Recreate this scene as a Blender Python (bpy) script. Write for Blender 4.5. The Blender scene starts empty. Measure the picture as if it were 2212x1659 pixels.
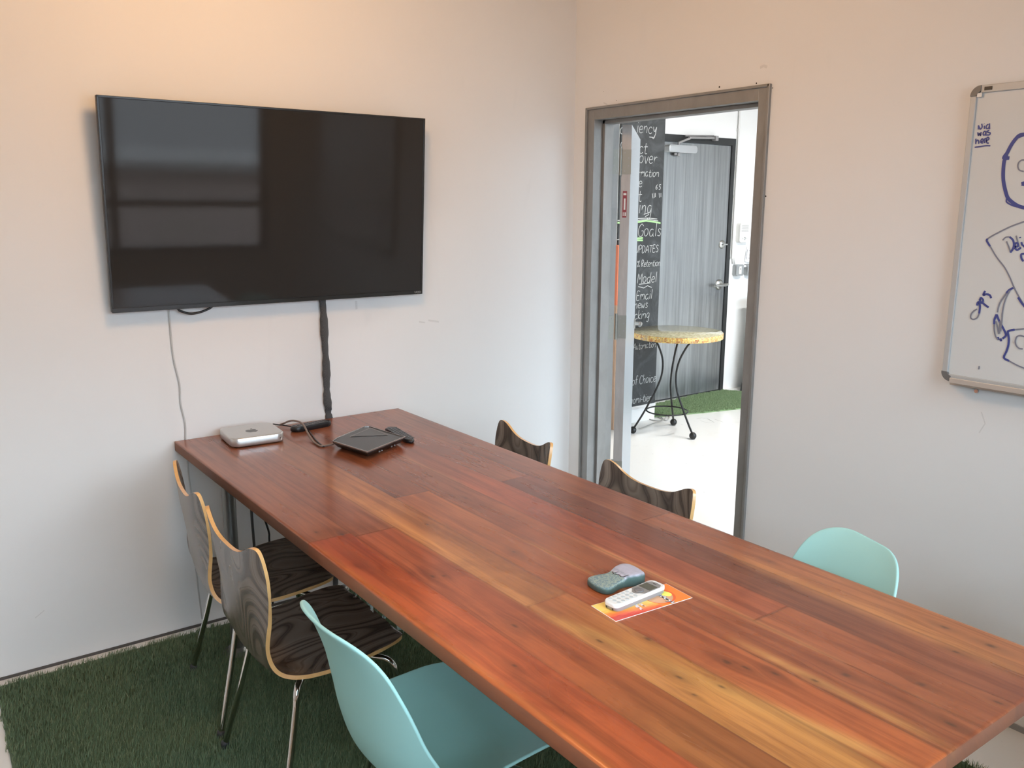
import bpy, math, random
import numpy as np
from mathutils import Vector, Matrix
random.seed(7); rng = np.random.default_rng(11)
scn = bpy.context.scene
COL = scn.collection
# ------------------------------------------------------------------ camera model (2212 x 1659 frame)
F_PX, YAW, PITCH, ROLL = 1870.88, 0.633473509, 0.200906697, -0.003971200
CAM = np.array([-2.76156, -3.26720, 1.62])
def _rot():
    y, p, r = YAW, PITCH, ROLL
    f = np.array([math.sin(y)*math.cos(p), math.cos(y)*math.cos(p), -math.sin(p)])
    rt = np.array([math.cos(y), -math.sin(y), 0.0]); dn = np.cross(f, rt)
    c, s = math.cos(r), math.sin(r)
    return np.array([c*rt+s*dn, -s*rt+c*dn, f])
RM = _rot()
def at(u, v, ax, val):
    """the point of the plane ax = val that the photograph shows at pixel (u, v)"""
    d = RM.T @ np.array([(u-1106.0)/F_PX, (v-829.5)/F_PX, 1.0]); i = 'xyz'.index(ax)
    return Vector(CAM + (val-CAM[i])/d[i]*d)
# ------------------------------------------------------------------ helpers
class MB:
    def __init__(s): s.v=[]; s.f=[]; s.m=[]; s.sm=[]
    def add(s, vs, fs, mi=0, smooth=False):
        o=len(s.v); s.v += [tuple(p) for p in vs]
        for f in fs: s.f.append(tuple(i+o for i in f)); s.m.append(mi); s.sm.append(smooth)
        return s
    def box(s, x0,x1,y0,y1,z0,z1, mi=0, M=None):
        vs=[Vector((x,y,z)) for x in (x0,x1) for y in (y0,y1) for z in (z0,z1)]
        if M is not None: vs=[M@p for p in vs]
        return s.add(vs, [(0,1,3,2),(4,6,7,5),(0,4,5,1),(2,3,7,6),(0,2,6,4),(1,5,7,3)], mi)
    def prism(s, poly, z0, z1, mi=0, M=None, side=None, smooth=False):
        n=len(poly); vs=[Vector((x,y,z0)) for x,y in poly]+[Vector((x,y,z1)) for x,y in poly]
        if M is not None: vs=[M@p for p in vs]
        s.add(vs, [tuple(range(n-1,-1,-1)), tuple(range(n,2*n))], mi)
        s.add(vs, [(i,(i+1)%n,(i+1)%n+n,i+n) for i in range(n)], mi if side is None else side, smooth)
        return s
    def loft(s, rings, mi=0, smooth=True, caps=True):
        n=len(rings[0]); vs=[p for r in rings for p in r]; fs=[]
        for k in range(len(rings)-1):
            for i in range(n): fs.append((k*n+i,k*n+(i+1)%n,(k+1)*n+(i+1)%n,(k+1)*n+i))
        s.add(vs,fs,mi,smooth)
        if caps:
            s.add(rings[0],[tuple(range(n-1,-1,-1))],mi); s.add(rings[-1],[tuple(range(n))],mi)
        return s
    def tube(s, pts, r, n=10, mi=0, M=None, caps=True):
        P=[Vector(p) for p in pts]
        if M is not None: P=[M@p for p in P]
        rr = r if hasattr(r,'__len__') else [r]*len(P)
        T=[(P[min(i+1,len(P)-1)]-P[max(i-1,0)]).normalized() for i in range(len(P))]
        a = Vector((0,0,1)) if abs(T[0].z)<0.9 else Vector((1,0,0))
        N=(a-T[0]*a.dot(T[0])).normalized(); rings=[]
        for i,p in enumerate(P):
            N=(N-T[i]*N.dot(T[i])).normalized(); B=T[i].cross(N)
            rings.append([p+(N*math.cos(2*math.pi*k/n)+B*math.sin(2*math.pi*k/n))*rr[i] for k in range(n)])
        return s.loft(rings, mi, True, caps)
    def lathe(s, prof, c=(0,0,0), n=32, mi=0, M=None):
        rings=[]
        for r,z in prof:
            rings.append([Vector((c[0]+r*math.cos(2*math.pi*k/n), c[1]+r*math.sin(2*math.pi*k/n), c[2]+z)) for k in range(n)])
        if M is not None: rings=[[M@p for p in q] for q in rings]
        return s.loft(rings, mi, True, True)
    def ball(s, c, r, n=20, m=12, sc=(1,1,1)):
        prof=[(max(1e-5,r*math.sin(math.pi*k/m)), -r*math.cos(math.pi*k/m)) for k in range(m+1)]
        rings=[[Vector((c[0]+q*sc[0]*math.cos(2*math.pi*j/n), c[1]+q*sc[1]*math.sin(2*math.pi*j/n), c[2]+z*sc[2])) for j in range(n)] for q,z in prof]
        return s.loft(rings,0,True,False)
    def build(s, name, mats, parent=None, kind=None, label=None, cat=None, group=None, bevel=0, bseg=2, loc=None, fixn=True):
        me=bpy.data.meshes.new(name); me.from_pydata(s.v,[],s.f)
        if not isinstance(mats,(list,tuple)): mats=[mats]
        for m in mats: me.materials.append(m)
        me.polygons.foreach_set('material_index', s.m); me.polygons.foreach_set('use_smooth', s.sm)
        me.update()
        if fixn:
            import bmesh
            b=bmesh.new(); b.from_mesh(me); bmesh.ops.recalc_face_normals(b, faces=b.faces); b.to_mesh(me); b.free()
        o=bpy.data.objects.new(name, me); COL.objects.link(o)
        if loc is not None:
            me.transform(Matrix.Translation(-Vector(loc))); o.location=loc
        if parent is not None: o.parent=parent
        if kind: o['kind']=kind
        if label: o['label']=label
        if cat: o['category']=cat
        if group: o['group']=group
        if bevel:
            b=o.modifiers.new('bevel','BEVEL'); b.width=bevel; b.segments=bseg; b.limit_method='ANGLE'; b.angle_limit=math.radians(35)
            b.harden_normals=False
        return o
def thing(name, label, cat, loc=(0,0,0), rz=0, group=None):
    o=bpy.data.objects.new(name,None); COL.objects.link(o); o.empty_display_size=.05
    o.location=loc; o.rotation_euler=(0,0,rz); o['label']=label; o['category']=cat
    if group: o['group']=group
    return o
def spline(pts, n, closed=False):
    P=[np.array(p,float) for p in pts]; out=[]; m=len(P)
    segs = m if closed else m-1
    for i in range(segs):
        p1,p2=P[i],P[(i+1)%m]
        p0=P[i-1] if (closed or i>0) else 2*p1-p2
        p3=P[(i+2)%m] if (closed or i+2<m) else 2*p2-p1
        for k in range(n):
            t=k/n; out.append(.5*((2*p1)+(-p0+p2)*t+(2*p0-5*p1+4*p2-p3)*t*t+(-p0+3*p1-3*p2+p3)*t**3))
    if not closed: out.append(P[-1])
    return out
def rrect(w,h,r,n=6,cx=0,cy=0):
    out=[]
    for sx,sy,a in ((1,1,0),(-1,1,90),(-1,-1,180),(1,-1,270)):
        for k in range(n+1):
            t=math.radians(a+90*k/n); out.append((cx+sx*(w/2-r)+r*math.cos(t), cy+sy*(h/2-r)+r*math.sin(t)))
    return out
def strokes(mb, lines, width, nrm, lift=.0006, mi=0):
    """flat ribbons lying on a surface: each line is a list of 3D points"""
    nrm=Vector(nrm).normalized(); n0=len(mb.f)
    for qi,L in enumerate(lines):
        L=[Vector(p)+nrm*(lift+.000012*((n0+qi*7)%41)) for p in L]
        if len(L)<2: continue
        vs=[]
        for i,p in enumerate(L):
            t=(L[min(i+1,len(L)-1)]-L[max(i-1,0)])
            if t.length<1e-9: t=Vector((0,0,1))
            s=t.normalized().cross(nrm)*width/2; vs+= [p+s,p-s]
        mb.add(vs,[(2*i,2*i+1,2*i+3,2*i+2) for i in range(len(L)-1)],mi)
# ------------------------------------------------------------------ a plain handwriting alphabet (x height 4, capitals 6.5)
G = {
'a':('3,3.6 2,4 .8,3.4 .3,2 .8,.5 2,.2 3,1.4 3.1,3.8 3.2,.8 3.8,0',4.4),'c':('3.2,3.2 2,4 .7,3.2 .3,1.8 1,.4 2.2,0 3.3,.7',4),
'd':('3,3.4 1.8,4 .5,3 .4,1.2 1.4,.1 2.6,.6 3.2,2.2|3.4,7 3.2,2 3.5,0',4.4),'e':('.5,2 3.2,2.4 2.6,3.9 1.2,3.8 .4,2.3 .7,.7 2,0 3.4,.7',4),
'f':('3,6.2 2,6.8 1.3,5.6 1.2,0|0,3.6 2.8,3.8',3),'g':('3,3.6 1.6,4 .4,2.6 .8,.7 2,.3 3,1.8 3.2,3.8 3.1,-1.2 2.2,-3 .6,-2.4',4.3),
'h':('.6,7 .5,0 .8,2.6 2,3.9 3,3.2 3.1,0',4),'i':('.8,4 .8,0|.8,5.6 .9,5.9',1.9),'k':('.6,7 .5,0|3,4 .7,1.8 3.1,0',3.8),
'l':('.8,7 .8,0',1.9),'m':('.4,4 .5,0 .7,2.8 1.7,4 2.4,3 2.4,0 2.6,2.8 3.7,4 4.5,3 4.5,0',5.6),'n':('.5,4 .5,0 .7,2.6 2,4 3,3 3.1,0',4.2),
'o':('2,4 .7,3.4 .3,1.8 1,.3 2.3,.2 3.3,1.8 2.9,3.5 1.8,4',4.2),'p':('.6,4 .5,-3|.6,3 2,4 3.2,2.8 2.8,.9 1.5,.2 .6,1.2',4),
'r':('.6,4 .6,0 .8,2.4 1.8,3.8 2.9,3.6',3.3),'s':('2.9,3.4 1.8,4 .8,3.2 1.6,2.2 2.8,1.3 2.2,.1 .5,.4',3.6),
't':('1.3,6 1.2,1 2,0 3,.4|0,3.9 2.9,4.1',3.4),'u':('.5,4 .5,1.2 1.4,.1 2.6,.6 3,3.9 3,1 3.6,0',4.2),'v':('.3,4 1.6,0 3.1,4',3.6),
'w':('.3,4 1.2,0 2.2,3 3.2,0 4.3,4',4.9),'y':('.4,4 .8,1.8 2,1.4 3.2,4 2.6,-.8 1.4,-3 .3,-2.4',4),'z':('.4,3.9 3,3.9 .4,.1 3.1,.2',3.6),
'x':('.3,4 3,0|3,4 .3,0',3.6),'b':('.6,7 .6,0|.6,2.8 2,4 3.2,2.4 2.4,.2 .6,.4',4),
'A':('.2,0 2.4,6.6 4.4,0|1,2.3 3.8,2.4',4.9),'C':('4,5.4 2.6,6.6 1,5.4 .3,3.2 1,.8 2.6,0 4.2,1',4.6),'D':('.6,6.5 .6,0 2.8,.5 4.1,3.2 3,5.9 .3,6.5',4.8),
'E':('3.4,6.4 .6,6.5 .6,0 3.6,0|.6,3.4 3,3.4',4.2),'F':('.7,6.5 .7,0|.3,6.5 3.6,6.5|.7,3.4 2.8,3.4',4),'G':('4,5.6 2.6,6.7 .9,5.2 .4,2.8 1.4,.4 3.2,.2 4.2,1.6 4.2,3 2.8,3',4.8),
'H':('.6,6.5 .6,0|3.8,6.5 3.8,0|.6,3.3 3.8,3.4',4.6),'M':('.4,0 .8,6.5 2.5,2.5 4.2,6.5 4.6,0',5.4),'P':('.6,0 .6,6.5 3,6.4 3.9,5 2.8,3.3 .6,3.2',4.4),
'R':('.6,0 .6,6.5 3,6.4 3.7,5 2.6,3.4 .6,3.2 4,0',4.5),'S':('3.6,5.8 2.2,6.6 .8,5.4 2,3.7 3.7,2.2 2.6,.1 .5,.6',4.3),'T':('2.2,6.5 2.2,0|.1,6.5 4.3,6.5',4.6),
'U':('.6,6.5 .6,1.6 2,0 3.6,1.4 3.7,6.5',4.6),'I':('.8,6.5 .8,0',1.8),'N':('.5,0 .5,6.5 3.8,0 3.8,6.5',4.6),
'V':('.2,6.5 2.2,0 4.2,6.5',4.5),'Z':('.4,6.5 4,6.5 .4,0 4.2,0',4.6),'O':('2.4,6.5 .8,5.2 .4,3 1.2,.5 2.8,0 4.2,2.4 3.8,5.4 2.3,6.5',4.8),
'6':('3.2,6.2 1.4,4.6 .5,2 1.4,.2 3,.6 3.2,2.4 1.8,3.2 .7,2.2',4),'5':('3.4,6.5 .9,6.4 .8,3.8 2.6,3.8 3.3,1.8 2,0 .4,.5',4),'1':('1,6.5 1,0',2),
'%':('3.8,6.4 .6,0|1.2,5.9 .5,5.2 1.1,4.5 1.8,5.2 1.2,5.9|3.6,1.7 2.9,.9 3.5,.2 4.2,1 3.6,1.7',4.8),"'":('.6,6.8 .4,5.6',1.2),'-':('.3,2.2 2.4,2.3',2.8),' ':('',2.4)}
def text_lines(txt, origin, ux, uz, unit, slant=0, jitter=0):
    """writing as 3D polylines: ux runs along the line, uz points up, unit = metres per alphabet unit"""
    out=[]; x=0; origin=Vector(origin); ux=Vector(ux); uz=Vector(uz)
    for ch in txt:
        g,adv=G.get(ch,('',3))
        dy = random.uniform(-jitter,jitter)
        for st in g.split('|'):
            if not st: continue
            pts=[tuple(float(q) for q in p.split(',')) for p in st.split()]
            if len(pts)>2: pts=[tuple(q) for q in spline(pts,3)]
            out.append([origin+ux*((x+a+slant*b)*unit)+uz*((b+dy)*unit) for a,b in pts])
        x+=adv
    return out
# ------------------------------------------------------------------ materials
class NT:
    def __init__(s,name):
        s.m=bpy.data.materials.new(name); s.m.use_nodes=True; s.t=s.m.node_tree; s.b=s.t.nodes['Principled BSDF']
    def n(s,typ,ins=None,**kw):
        d=s.t.nodes.new(typ)
        for k,v in kw.items(): setattr(d,k,v)
        if ins:
            for k,v in ins.items(): s.set(d,k,v)
        return d
    def set(s,d,k,v):
        sock=d.inputs[k]
        if isinstance(v,bpy.types.NodeSocket): s.t.links.new(v,sock)
        elif isinstance(v,bpy.types.Node): s.t.links.new(v.outputs[0],sock)
        else:
            if isinstance(v,(tuple,list)) and len(v)==3 and len(sock.default_value)==4: v=(*v,1)
            sock.default_value=v
    def P(s,**kw):
        for k,v in kw.items(): s.set(s.b,k.replace('_',' '),v)
        return s
    def ramp(s,fac,stops,interp='LINEAR'):
        d=s.n('ShaderNodeValToRGB',{'Fac':fac}); e=d.color_ramp.elements; d.color_ramp.interpolation=interp
        while len(e)<len(stops): e.new(.5)
        for i,(p,c) in enumerate(stops): e[i].position=p; e[i].color=(*c,1) if len(c)==3 else c
        return d
    def math(s,op,a,b=None,c=None):
        d=s.n('ShaderNodeMath',operation=op); s.set(d,0,a)
        if b is not None: s.set(d,1,b)
        if c is not None: s.set(d,2,c)
        return d
    def mix(s,fac,a,b,mode='MIX'):
        d=s.n('ShaderNodeMix',data_type='RGBA',blend_type=mode)
        s.set(d,0,fac); s.set(d,6,a); s.set(d,7,b); return d.outputs[2]
    def coord(s,kind='Object',scale=(1,1,1),loc=(0,0,0),rot=(0,0,0)):
        c=s.n('ShaderNodeTexCoord'); m=s.n('ShaderNodeMapping',{'Vector':c.outputs[kind],'Scale':scale,'Location':loc,'Rotation':rot}); return m
    def noise(s,vec,scale,detail=3,rough=.5,dist=0):
        return s.n('ShaderNodeTexNoise',{'Vector':vec,'Scale':scale,'Detail':detail,'Roughness':rough,'Distortion':dist})
    def bump(s,h,strength=.2,dist=.002):
        d=s.n('ShaderNodeBump',{'Height':h,'Strength':strength,'Distance':dist}); s.set(s.b,'Normal',d); return s
def simple(name, col, rough=.5, metal=0, spec=.5, coat=0, **kw):
    t=NT(name); t.P(Base_Color=col,Roughness=rough,Metallic=metal); t.b.inputs['Specular IOR Level'].default_value=spec
    t.b.inputs['Coat Weight'].default_value=coat
    for k,v in kw.items(): t.set(t.b,k.replace('_',' '),v)
    return t.m
def srgb(r,g,b):
    f=lambda c:(c/255/12.92) if c<=10 else ((c/255+.055)/1.055)**2.4
    return (f(r),f(g),f(b))
def m_wall(name, col, marks=True):
    t=NT(name); w=t.coord('Object'); n1=t.noise(w,1.1,3,.5); n2=t.noise(w,9,4,.6)
    c=t.mix(t.math('MULTIPLY',n1.outputs[0],.10),col,tuple(c*.86 for c in col))
    if marks:
        sp=t.noise(t.coord('Object',(1,1,.35)),5,2,.5,1.5); f=t.ramp(sp.outputs[0],[(.70,(0,0,0)),(.80,(1,1,1))])
        c=t.mix(t.math('MULTIPLY',f.outputs[0],.07),c,tuple(c*.6 for c in col))
    t.P(Base_Color=c,Roughness=.62); t.b.inputs['Specular IOR Level'].default_value=.3
    t.bump(n2.outputs[0],.12,.004); return t.m
M={}
SKY,WARM,WCOL,HALL,EXPO = 8.2, 22.0, (1.0,.58,.26), 60.0, 1.12
LX,LY,LZ = -1.75,-1.20,2.66
M['wall']=m_wall('painted_wall',(.80,.795,.785)); M['wall2']=m_wall('white_wall',(.86,.86,.85))
M['ceiling']=simple('raw_ceiling',(.33,.29,.25),.85)
t=NT('glossy_white_floor'); w=t.coord('Object'); a=t.noise(w,1.6,4,.6); b=t.noise(w,38,3,.65,.6)
sp=t.ramp(b.outputs[0],[(.70,(0,0,0)),(.74,(1,1,1))]); k=t.noise(w,3.3,5,.7,1); kr=t.ramp(k.outputs[0],[(.60,(0,0,0)),(.75,(1,1,1))])
c=t.mix(t.math('MULTIPLY',a.outputs[0],.25),(.80,.79,.765),(.66,.645,.61)); c=t.mix(t.math('MULTIPLY',kr.outputs[0],.18),c,(.50,.48,.45)); c=t.mix(t.math('MULTIPLY',sp.outputs[0],.5),c,(.22,.21,.2))
t.P(Base_Color=c,Roughness=t.math('MULTIPLY_ADD',a.outputs[0],.2,.10)); t.b.inputs['Specular IOR Level'].default_value=.45; t.bump(a.outputs[0],.06,.01); M['floor']=t.m
def m_metal(name, c1, c2, rough=.45, metal=.75, scale=(6,6,1.2), sc=4):
    t=NT(name); w=t.coord('Object',scale); a=t.noise(w,sc,5,.65,.4); c=t.mix(t.ramp(a.outputs[0],[(.3,(0,0,0)),(.7,(1,1,1))]).outputs[0],c1,c2)
    t.P(Base_Color=c,Roughness=t.math('MULTIPLY_ADD',a.outputs[0],.3,rough-.15),Metallic=metal); return t.m
M['frame_metal']=m_metal('galvanised_frame',(.25,.245,.235),(.33,.325,.315),.45,.45,(3,3,1.5),3)
M['door_metal']=m_metal('brushed_steel_door',(.30,.305,.305),(.46,.47,.47),.34,.85,(14,14,.35),3)
M['leaf_metal']=m_metal('door_leaf_steel',(.36,.33,.31),(.46,.43,.41),.45,.3)
M['leaf_face']=simple('pale_painted_steel',(.36,.40,.44),.35,.2)
M['hinge']=simple('hinge_steel',(.30,.30,.27),.5,.5)
M['dark_frame']=simple('dark_painted_frame',(.025,.026,.026),.45)
M['chrome']=simple('chrome',(.72,.72,.72),.07,1)
M['satin']=simple('satin_steel',(.62,.61,.58),.28,1)
M['iron']=simple('black_wrought_iron',(.018,.018,.018),.38,.3)
M['black']=simple('black_plastic',(.012,.012,.013),.35)
M['black_gloss']=simple('black_gloss',(.026,.025,.024),.055,spec=.28)
M['black_rubber']=simple('dark_rubber',(.03,.03,.032),.6)
M['white_plastic']=simple('white_plastic',(.74,.73,.70),.35)
M['grey_plastic']=simple('grey_plastic',(.30,.29,.29),.42)
M['alu']=simple('aluminium',(.66,.66,.66),.33,.85)
M['alu_dark']=simple('dark_grey_emblem',(.10,.10,.10),.3,.3)
# table wood: colour of every plank rides on the mesh, the grain is procedural
t=NT('varnished_hardwood'); at_=t.n('ShaderNodeAttribute',attribute_name='plank'); gw=t.n('ShaderNodeAttribute',attribute_name='grain'); kn=t.n('ShaderNodeAttribute',attribute_name='knot')
mp=t.n('ShaderNodeMapping',{'Vector':gw.outputs['Vector'],'Scale':(1,1,1)})
g1=t.noise(t.n('ShaderNodeMapping',{'Vector':mp,'Scale':(46,2.0,1)}),1,5,.62,.5)
g2=t.noise(t.n('ShaderNodeMapping',{'Vector':mp,'Scale':(170,5,1)}),1,3,.6)
g3=t.noise(t.n('ShaderNodeMapping',{'Vector':mp,'Scale':(9,1.1,1)}),1,3,.55,.8)
base=at_.outputs['Color']
dk=t.mix(1,base,(.50,.42,.40),'MULTIPLY'); lt=t.mix(1,base,(1.30,1.45,1.45),'MULTIPLY')
c=t.mix(t.ramp(g3.outputs[0],[(.32,(0,0,0)),(.68,(1,1,1))]).outputs[0],t.mix(.42,base,dk),t.mix(.55,base,lt))
c=t.mix(t.math('MULTIPLY',t.ramp(g1.outputs[0],[(.44,(0,0,0)),(.62,(1,1,1))]).outputs[0],.60),c,dk)
g5=t.noise(t.coord('Object',(1,.55,1)),7,4,.62,1.2); c=t.mix(t.math('MULTIPLY',t.ramp(g5.outputs[0],[(.48,(0,0,0)),(.72,(1,1,1))]).outputs[0],.5),c,t.mix(1,c,(.55,.46,.46),'MULTIPLY'))
c=t.mix(t.math('MULTIPLY',t.ramp(g2.outputs[0],[(.5,(0,0,0)),(.75,(1,1,1))]).outputs[0],.25),c,dk)
c=t.mix(kn.outputs['Fac'],c,(.045,.018,.010))
t.P(Base_Color=c,Roughness=t.math('MULTIPLY_ADD',g3.outputs[0],.12,.22)); t.b.inputs['Specular IOR Level'].default_value=.42
t.b.inputs['Coat Weight'].default_value=.25; t.b.inputs['Coat Roughness'].default_value=.12
t.bump(g1.outputs[0],.05,.002); M['table']=t.m
t=NT('table_side_wood'); a_=t.n('ShaderNodeAttribute',attribute_name='plank'); g_=t.n('ShaderNodeAttribute',attribute_name='grain'); n_=t.noise(t.n('ShaderNodeMapping',{'Vector':g_.outputs['Vector'],'Scale':(60,9,1)}),1,4,.6); w=t.coord('Object'); n2=t.noise(w,14,3,.6)
c=t.mix(.35,a_.outputs['Color'],(.24,.13,.085)); c=t.mix(t.math('MULTIPLY',n_.outputs[0],.6),c,(.10,.06,.042)); c=t.mix(t.math('MULTIPLY',n2.outputs[0],.3),c,(.22,.14,.10))
t.P(Base_Color=c,Roughness=.6); t.b.inputs['Specular IOR Level'].default_value=.25; M['table_side']=t.m
# dark rings of the chair veneer
t=NT('swirled_veneer'); w=t.coord('Object',(1.0,1.9,1.0)); n1=t.noise(w,2.6,1.0,.3,.35)
r1=t.math('FRACT',t.math('MULTIPLY',n1.outputs[0],13)); w2=t.coord('Object',(1,4,1)); n2=t.noise(w2,6,3,.6,.8); n4=t.noise(w,90,2,.5)
c=t.ramp(r1.outputs[0],[(0,(.080,.060,.050)),(.06,(.026,.018,.014)),(.15,(.10,.078,.064)),(.34,(.21,.172,.138)),(.40,(.12,.094,.075)),(.48,(.22,.18,.145)),(.80,(.165,.132,.105)),(.93,(.045,.033,.026)),(1,(.080,.060,.050))])
c=t.mix(t.math('MULTIPLY',n2.outputs[0],.45),c,(.15,.125,.105)); c=t.mix(t.math('MULTIPLY',n4.outputs[0],.12),c,(.02,.015,.012))
t.P(Base_Color=c,Roughness=.27); t.b.inputs['Specular IOR Level'].default_value=.55; t.b.inputs['Coat Weight'].default_value=.3; t.b.inputs['Coat Roughness'].default_value=.2
M['veneer']=t.m
t=NT('plywood_edge'); w=t.coord('Object',(1,1,1)); n=t.noise(w,60,2,.5); t.P(Base_Color=t.mix(n.outputs[0],(.62,.33,.12),(.80,.50,.21)),Roughness=.28); t.b.inputs['Coat Weight'].default_value=.4; M['ply']=t.m
M['teal']=simple('turquoise_plastic',(.40,.72,.69),.42,spec=.4)
def m_turf(name,c1,c2,c3):
    t=NT(name); r=t.n('ShaderNodeAttribute',attribute_name='tint'); w=t.coord('Object'); n=t.noise(w,7,3,.6)
    c=t.ramp(r.outputs['Fac'],[(0,c1),(.6,c2),(1,c3)]); c=t.mix(t.math('MULTIPLY',n.outputs[0],.35),c,tuple(x*.55 for x in c1))
    t.P(Base_Color=c,Roughness=.6); t.b.inputs['Specular IOR Level'].default_value=.2; return t.m
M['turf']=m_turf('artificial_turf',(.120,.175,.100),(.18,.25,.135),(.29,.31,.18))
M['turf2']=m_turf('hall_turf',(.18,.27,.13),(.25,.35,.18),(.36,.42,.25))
# clear film
t=NT('clear_film'); w=t.coord('Object'); n=t.noise(w,60,3,.6); t.bump(n.outputs[0],.8,.01)
t.P(Base_Color=(.75,.77,.78),Roughness=.15,Alpha=.20); t.b.inputs['Specular IOR Level'].default_value=.9; M['film']=t.m
# window glass
t=NT('window_glass'); o=t.t.nodes['Material Output']; tr=t.n('ShaderNodeBsdfTransparent'); gl=t.n('ShaderNodeBsdfGlossy',{'Roughness':.02}); fr=t.n('ShaderNodeFresnel',{'IOR':1.45})
mx=t.n('ShaderNodeMixShader'); t.set(mx,0,fr); t.set(mx,1,tr); t.set(mx,2,gl); t.t.links.new(mx.outputs[0],o.inputs[0]); M['glass']=t.m
# ================================================================== THE SETTING
ZC=2.95                                     # ceiling
def struct(mb,name,mat,**kw): return mb.build(name,mat,kind='structure',**kw)
# doorway in the right wall
OY0,OY1,OZ=-0.145,-1.070,2.018              # opening
WT=0.150
# left wall (behind the television)
struct(MB().box(-3.45,WT,0,.12,0,ZC),'wall_left',M['wall'])
b=MB(); b.box(0,WT,-.0001,OY0+.02,0,ZC); b.box(0,WT,OY1-.02,-3.5,0,ZC); b.box(0,WT,OY0+.02,OY1-.02,OZ+.02,ZC)
wr=struct(b,'wall_right',M['wall'])
b=MB()
for u,v,r in ((1554,188,3.2),(1634,180,2.6),(1669,190,1.8),(1654,424,2.8),(1636,677,2.4),(1617,774,1.8),(1332,217,1.6),(1304,198,1.2),(2203,178,2.2)):
    p=at(u,v,'x',-.0006); rr=r*.0012
    b.add([p+Vector((0,rr*math.cos(a),rr*math.sin(a))) for a in [k*math.pi/5 for k in range(10)]],[tuple(range(10))])
b.build('anchor_hole',simple('dark_hole',(.05,.045,.04),.9),parent=wr,label='small dark screw holes around the door frame')
t=NT('wall_smudge'); t.P(Base_Color=(.50,.45,.40),Roughness=.8,Alpha=.12)
b=MB()
for pts,wd in (([(1642,146),(1650,142),(1657,145)],.010),([(1304,222),(1312,226)],.006),([(1335,224),(1347,229)],.007)):
    strokes(b,[[at(u,v,'x',-.0003) for u,v in pts]],wd,(-1,0,0),.0002)
for pts,wd in (([(2120,890),(2128,915),(2115,935)],.004),):
    strokes(b,[[at(u,v,'x',-.0003) for u,v in pts]],wd,(-1,0,0),.0002)
b.build('wall_smudge',t.m,parent=wr)
b=MB()
for pts,wd in (([(769,650),(770,668)],.010),([(905,695),(918,697)],.006),([(925,692),(948,695)],.008),([(76,1335),(88,1325),(96,1318)],.003)):
    strokes(b,[[at(u,v,'y',-.0003) for u,v in pts]],wd,(0,-1,0),.0002)
b.build('wall_smudge',t.m,parent=bpy.data.objects['wall_left'])
# floor, shared with the hall
struct(MB().box(-3.6,7.2,-4.2,3.4,-.08,0),'floor',M['floor'])
struct(MB().box(-3.6,7.2,-4.2,3.4,ZC,ZC+.1),'ceiling',M['ceiling'])
# wall with the windows, behind the camera
WX0,WX1,WZ0,WZ1=-3.25,-.22,.82,2.32
b=MB(); b.box(-3.6,WX0,-3.62,-3.5,0,ZC); b.box(WX1,WT,-3.62,-3.5,0,ZC); b.box(WX0,WX1,-3.62,-3.5,0,WZ0); b.box(WX0,WX1,-3.62,-3.5,WZ1,ZC)
struct(b,'wall_back',M['wall'])
SY0,SY1,SZ0,SZ1=-3.30,-1.60,1.75,2.60  # unseen side window, added to throw daylight on the door wall
b=MB(); b.box(-3.6,-3.45,-3.62,SY0,0,ZC); b.box(-3.6,-3.45,SY1,.12,0,ZC); b.box(-3.6,-3.45,SY0,SY1,0,SZ0); b.box(-3.6,-3.45,SY0,SY1,SZ1,ZC); struct(b,'wall_side',M['wall'])
b=MB()
for y in (SY0,(SY0+SY1)/2-.025,SY1-.05): b.box(-3.56,-3.50,y,y+.05,SZ0,SZ1)
for z in (SZ0,SZ1-.05): b.box(-3.555,-3.505,SY0,SY1,z,z+.05)
w3=struct(b,'added_side_window',M['dark_frame']); MB().box(-3.533,-3.527,SY0,SY1,SZ0,SZ1).build('pane',M['glass'],parent=w3)
b=MB(); fw=.05
for x in (WX0,-2.46,-1.36,WX1-fw): b.box(x,x+fw,-3.60,-3.53,WZ0,WZ1)
for z in (WZ0,1.16,WZ1-fw): b.box(WX0,WX1,-3.595,-3.535,z,z+fw)
struct(b,'window_1',M['dark_frame'])
w1=bpy.data.objects['window_1']
MB().box(WX0,WX1,-3.568,-3.562,WZ0,WZ1).build('pane',M['glass'],parent=w1)
MB().box(WX0-.03,WX1+.03,-3.53,-3.44,WZ0-.03,WZ0).build('window_sill',M['white_plastic'],parent=w1)
# thin strips at the wall foot, darkened as shade of the gap; no skirting
t=simple('gap_shadow',(.10,.09,.085),.9)
struct(MB().box(-3.45,-.001,-.004,.0,0,.010),'gap_shade_left',t)
struct(MB().box(-.004,.0,-3.5,OY1-.06,0,.020),'gap_strip_right',simple('grey_base',(.30,.30,.30),.7))
# door frame 1
def frame(name,mat,x0,x1,ya,yb,zt,fwid,stopx=None):
    b=MB(); e=.004
    b.box(x0-e,x1+e,ya,ya+fwid,0,zt+fwid); b.box(x0-e,x1+e,yb-fwid,yb,0,zt+fwid); b.box(x0-e,x1+e,yb,ya,zt,zt+fwid)
    # rolled edge of the sheet metal profile
    b.box(x0-.013,x0,ya+fwid-.007,ya+fwid+.004,0,zt+fwid+.004); b.box(x0-.013,x0,yb-fwid-.004,yb-fwid+.007,0,zt+fwid+.004); b.box(x0-.013,x0,yb-fwid,ya+fwid,zt+fwid-.006,zt+fwid+.004)
    if stopx: 
        s0,s1=stopx; b.box(s0,s1,ya-.016,ya,0,zt); b.box(s0,s1,yb,yb+.016,0,zt); b.box(s0,s1,yb,ya,zt-.016,zt)
    return b
df=struct(frame('f',None,0,WT,OY0,OY1,OZ,.051,(.048,.104)),'door_1',M['frame_metal'],bevel=.0015)
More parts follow.
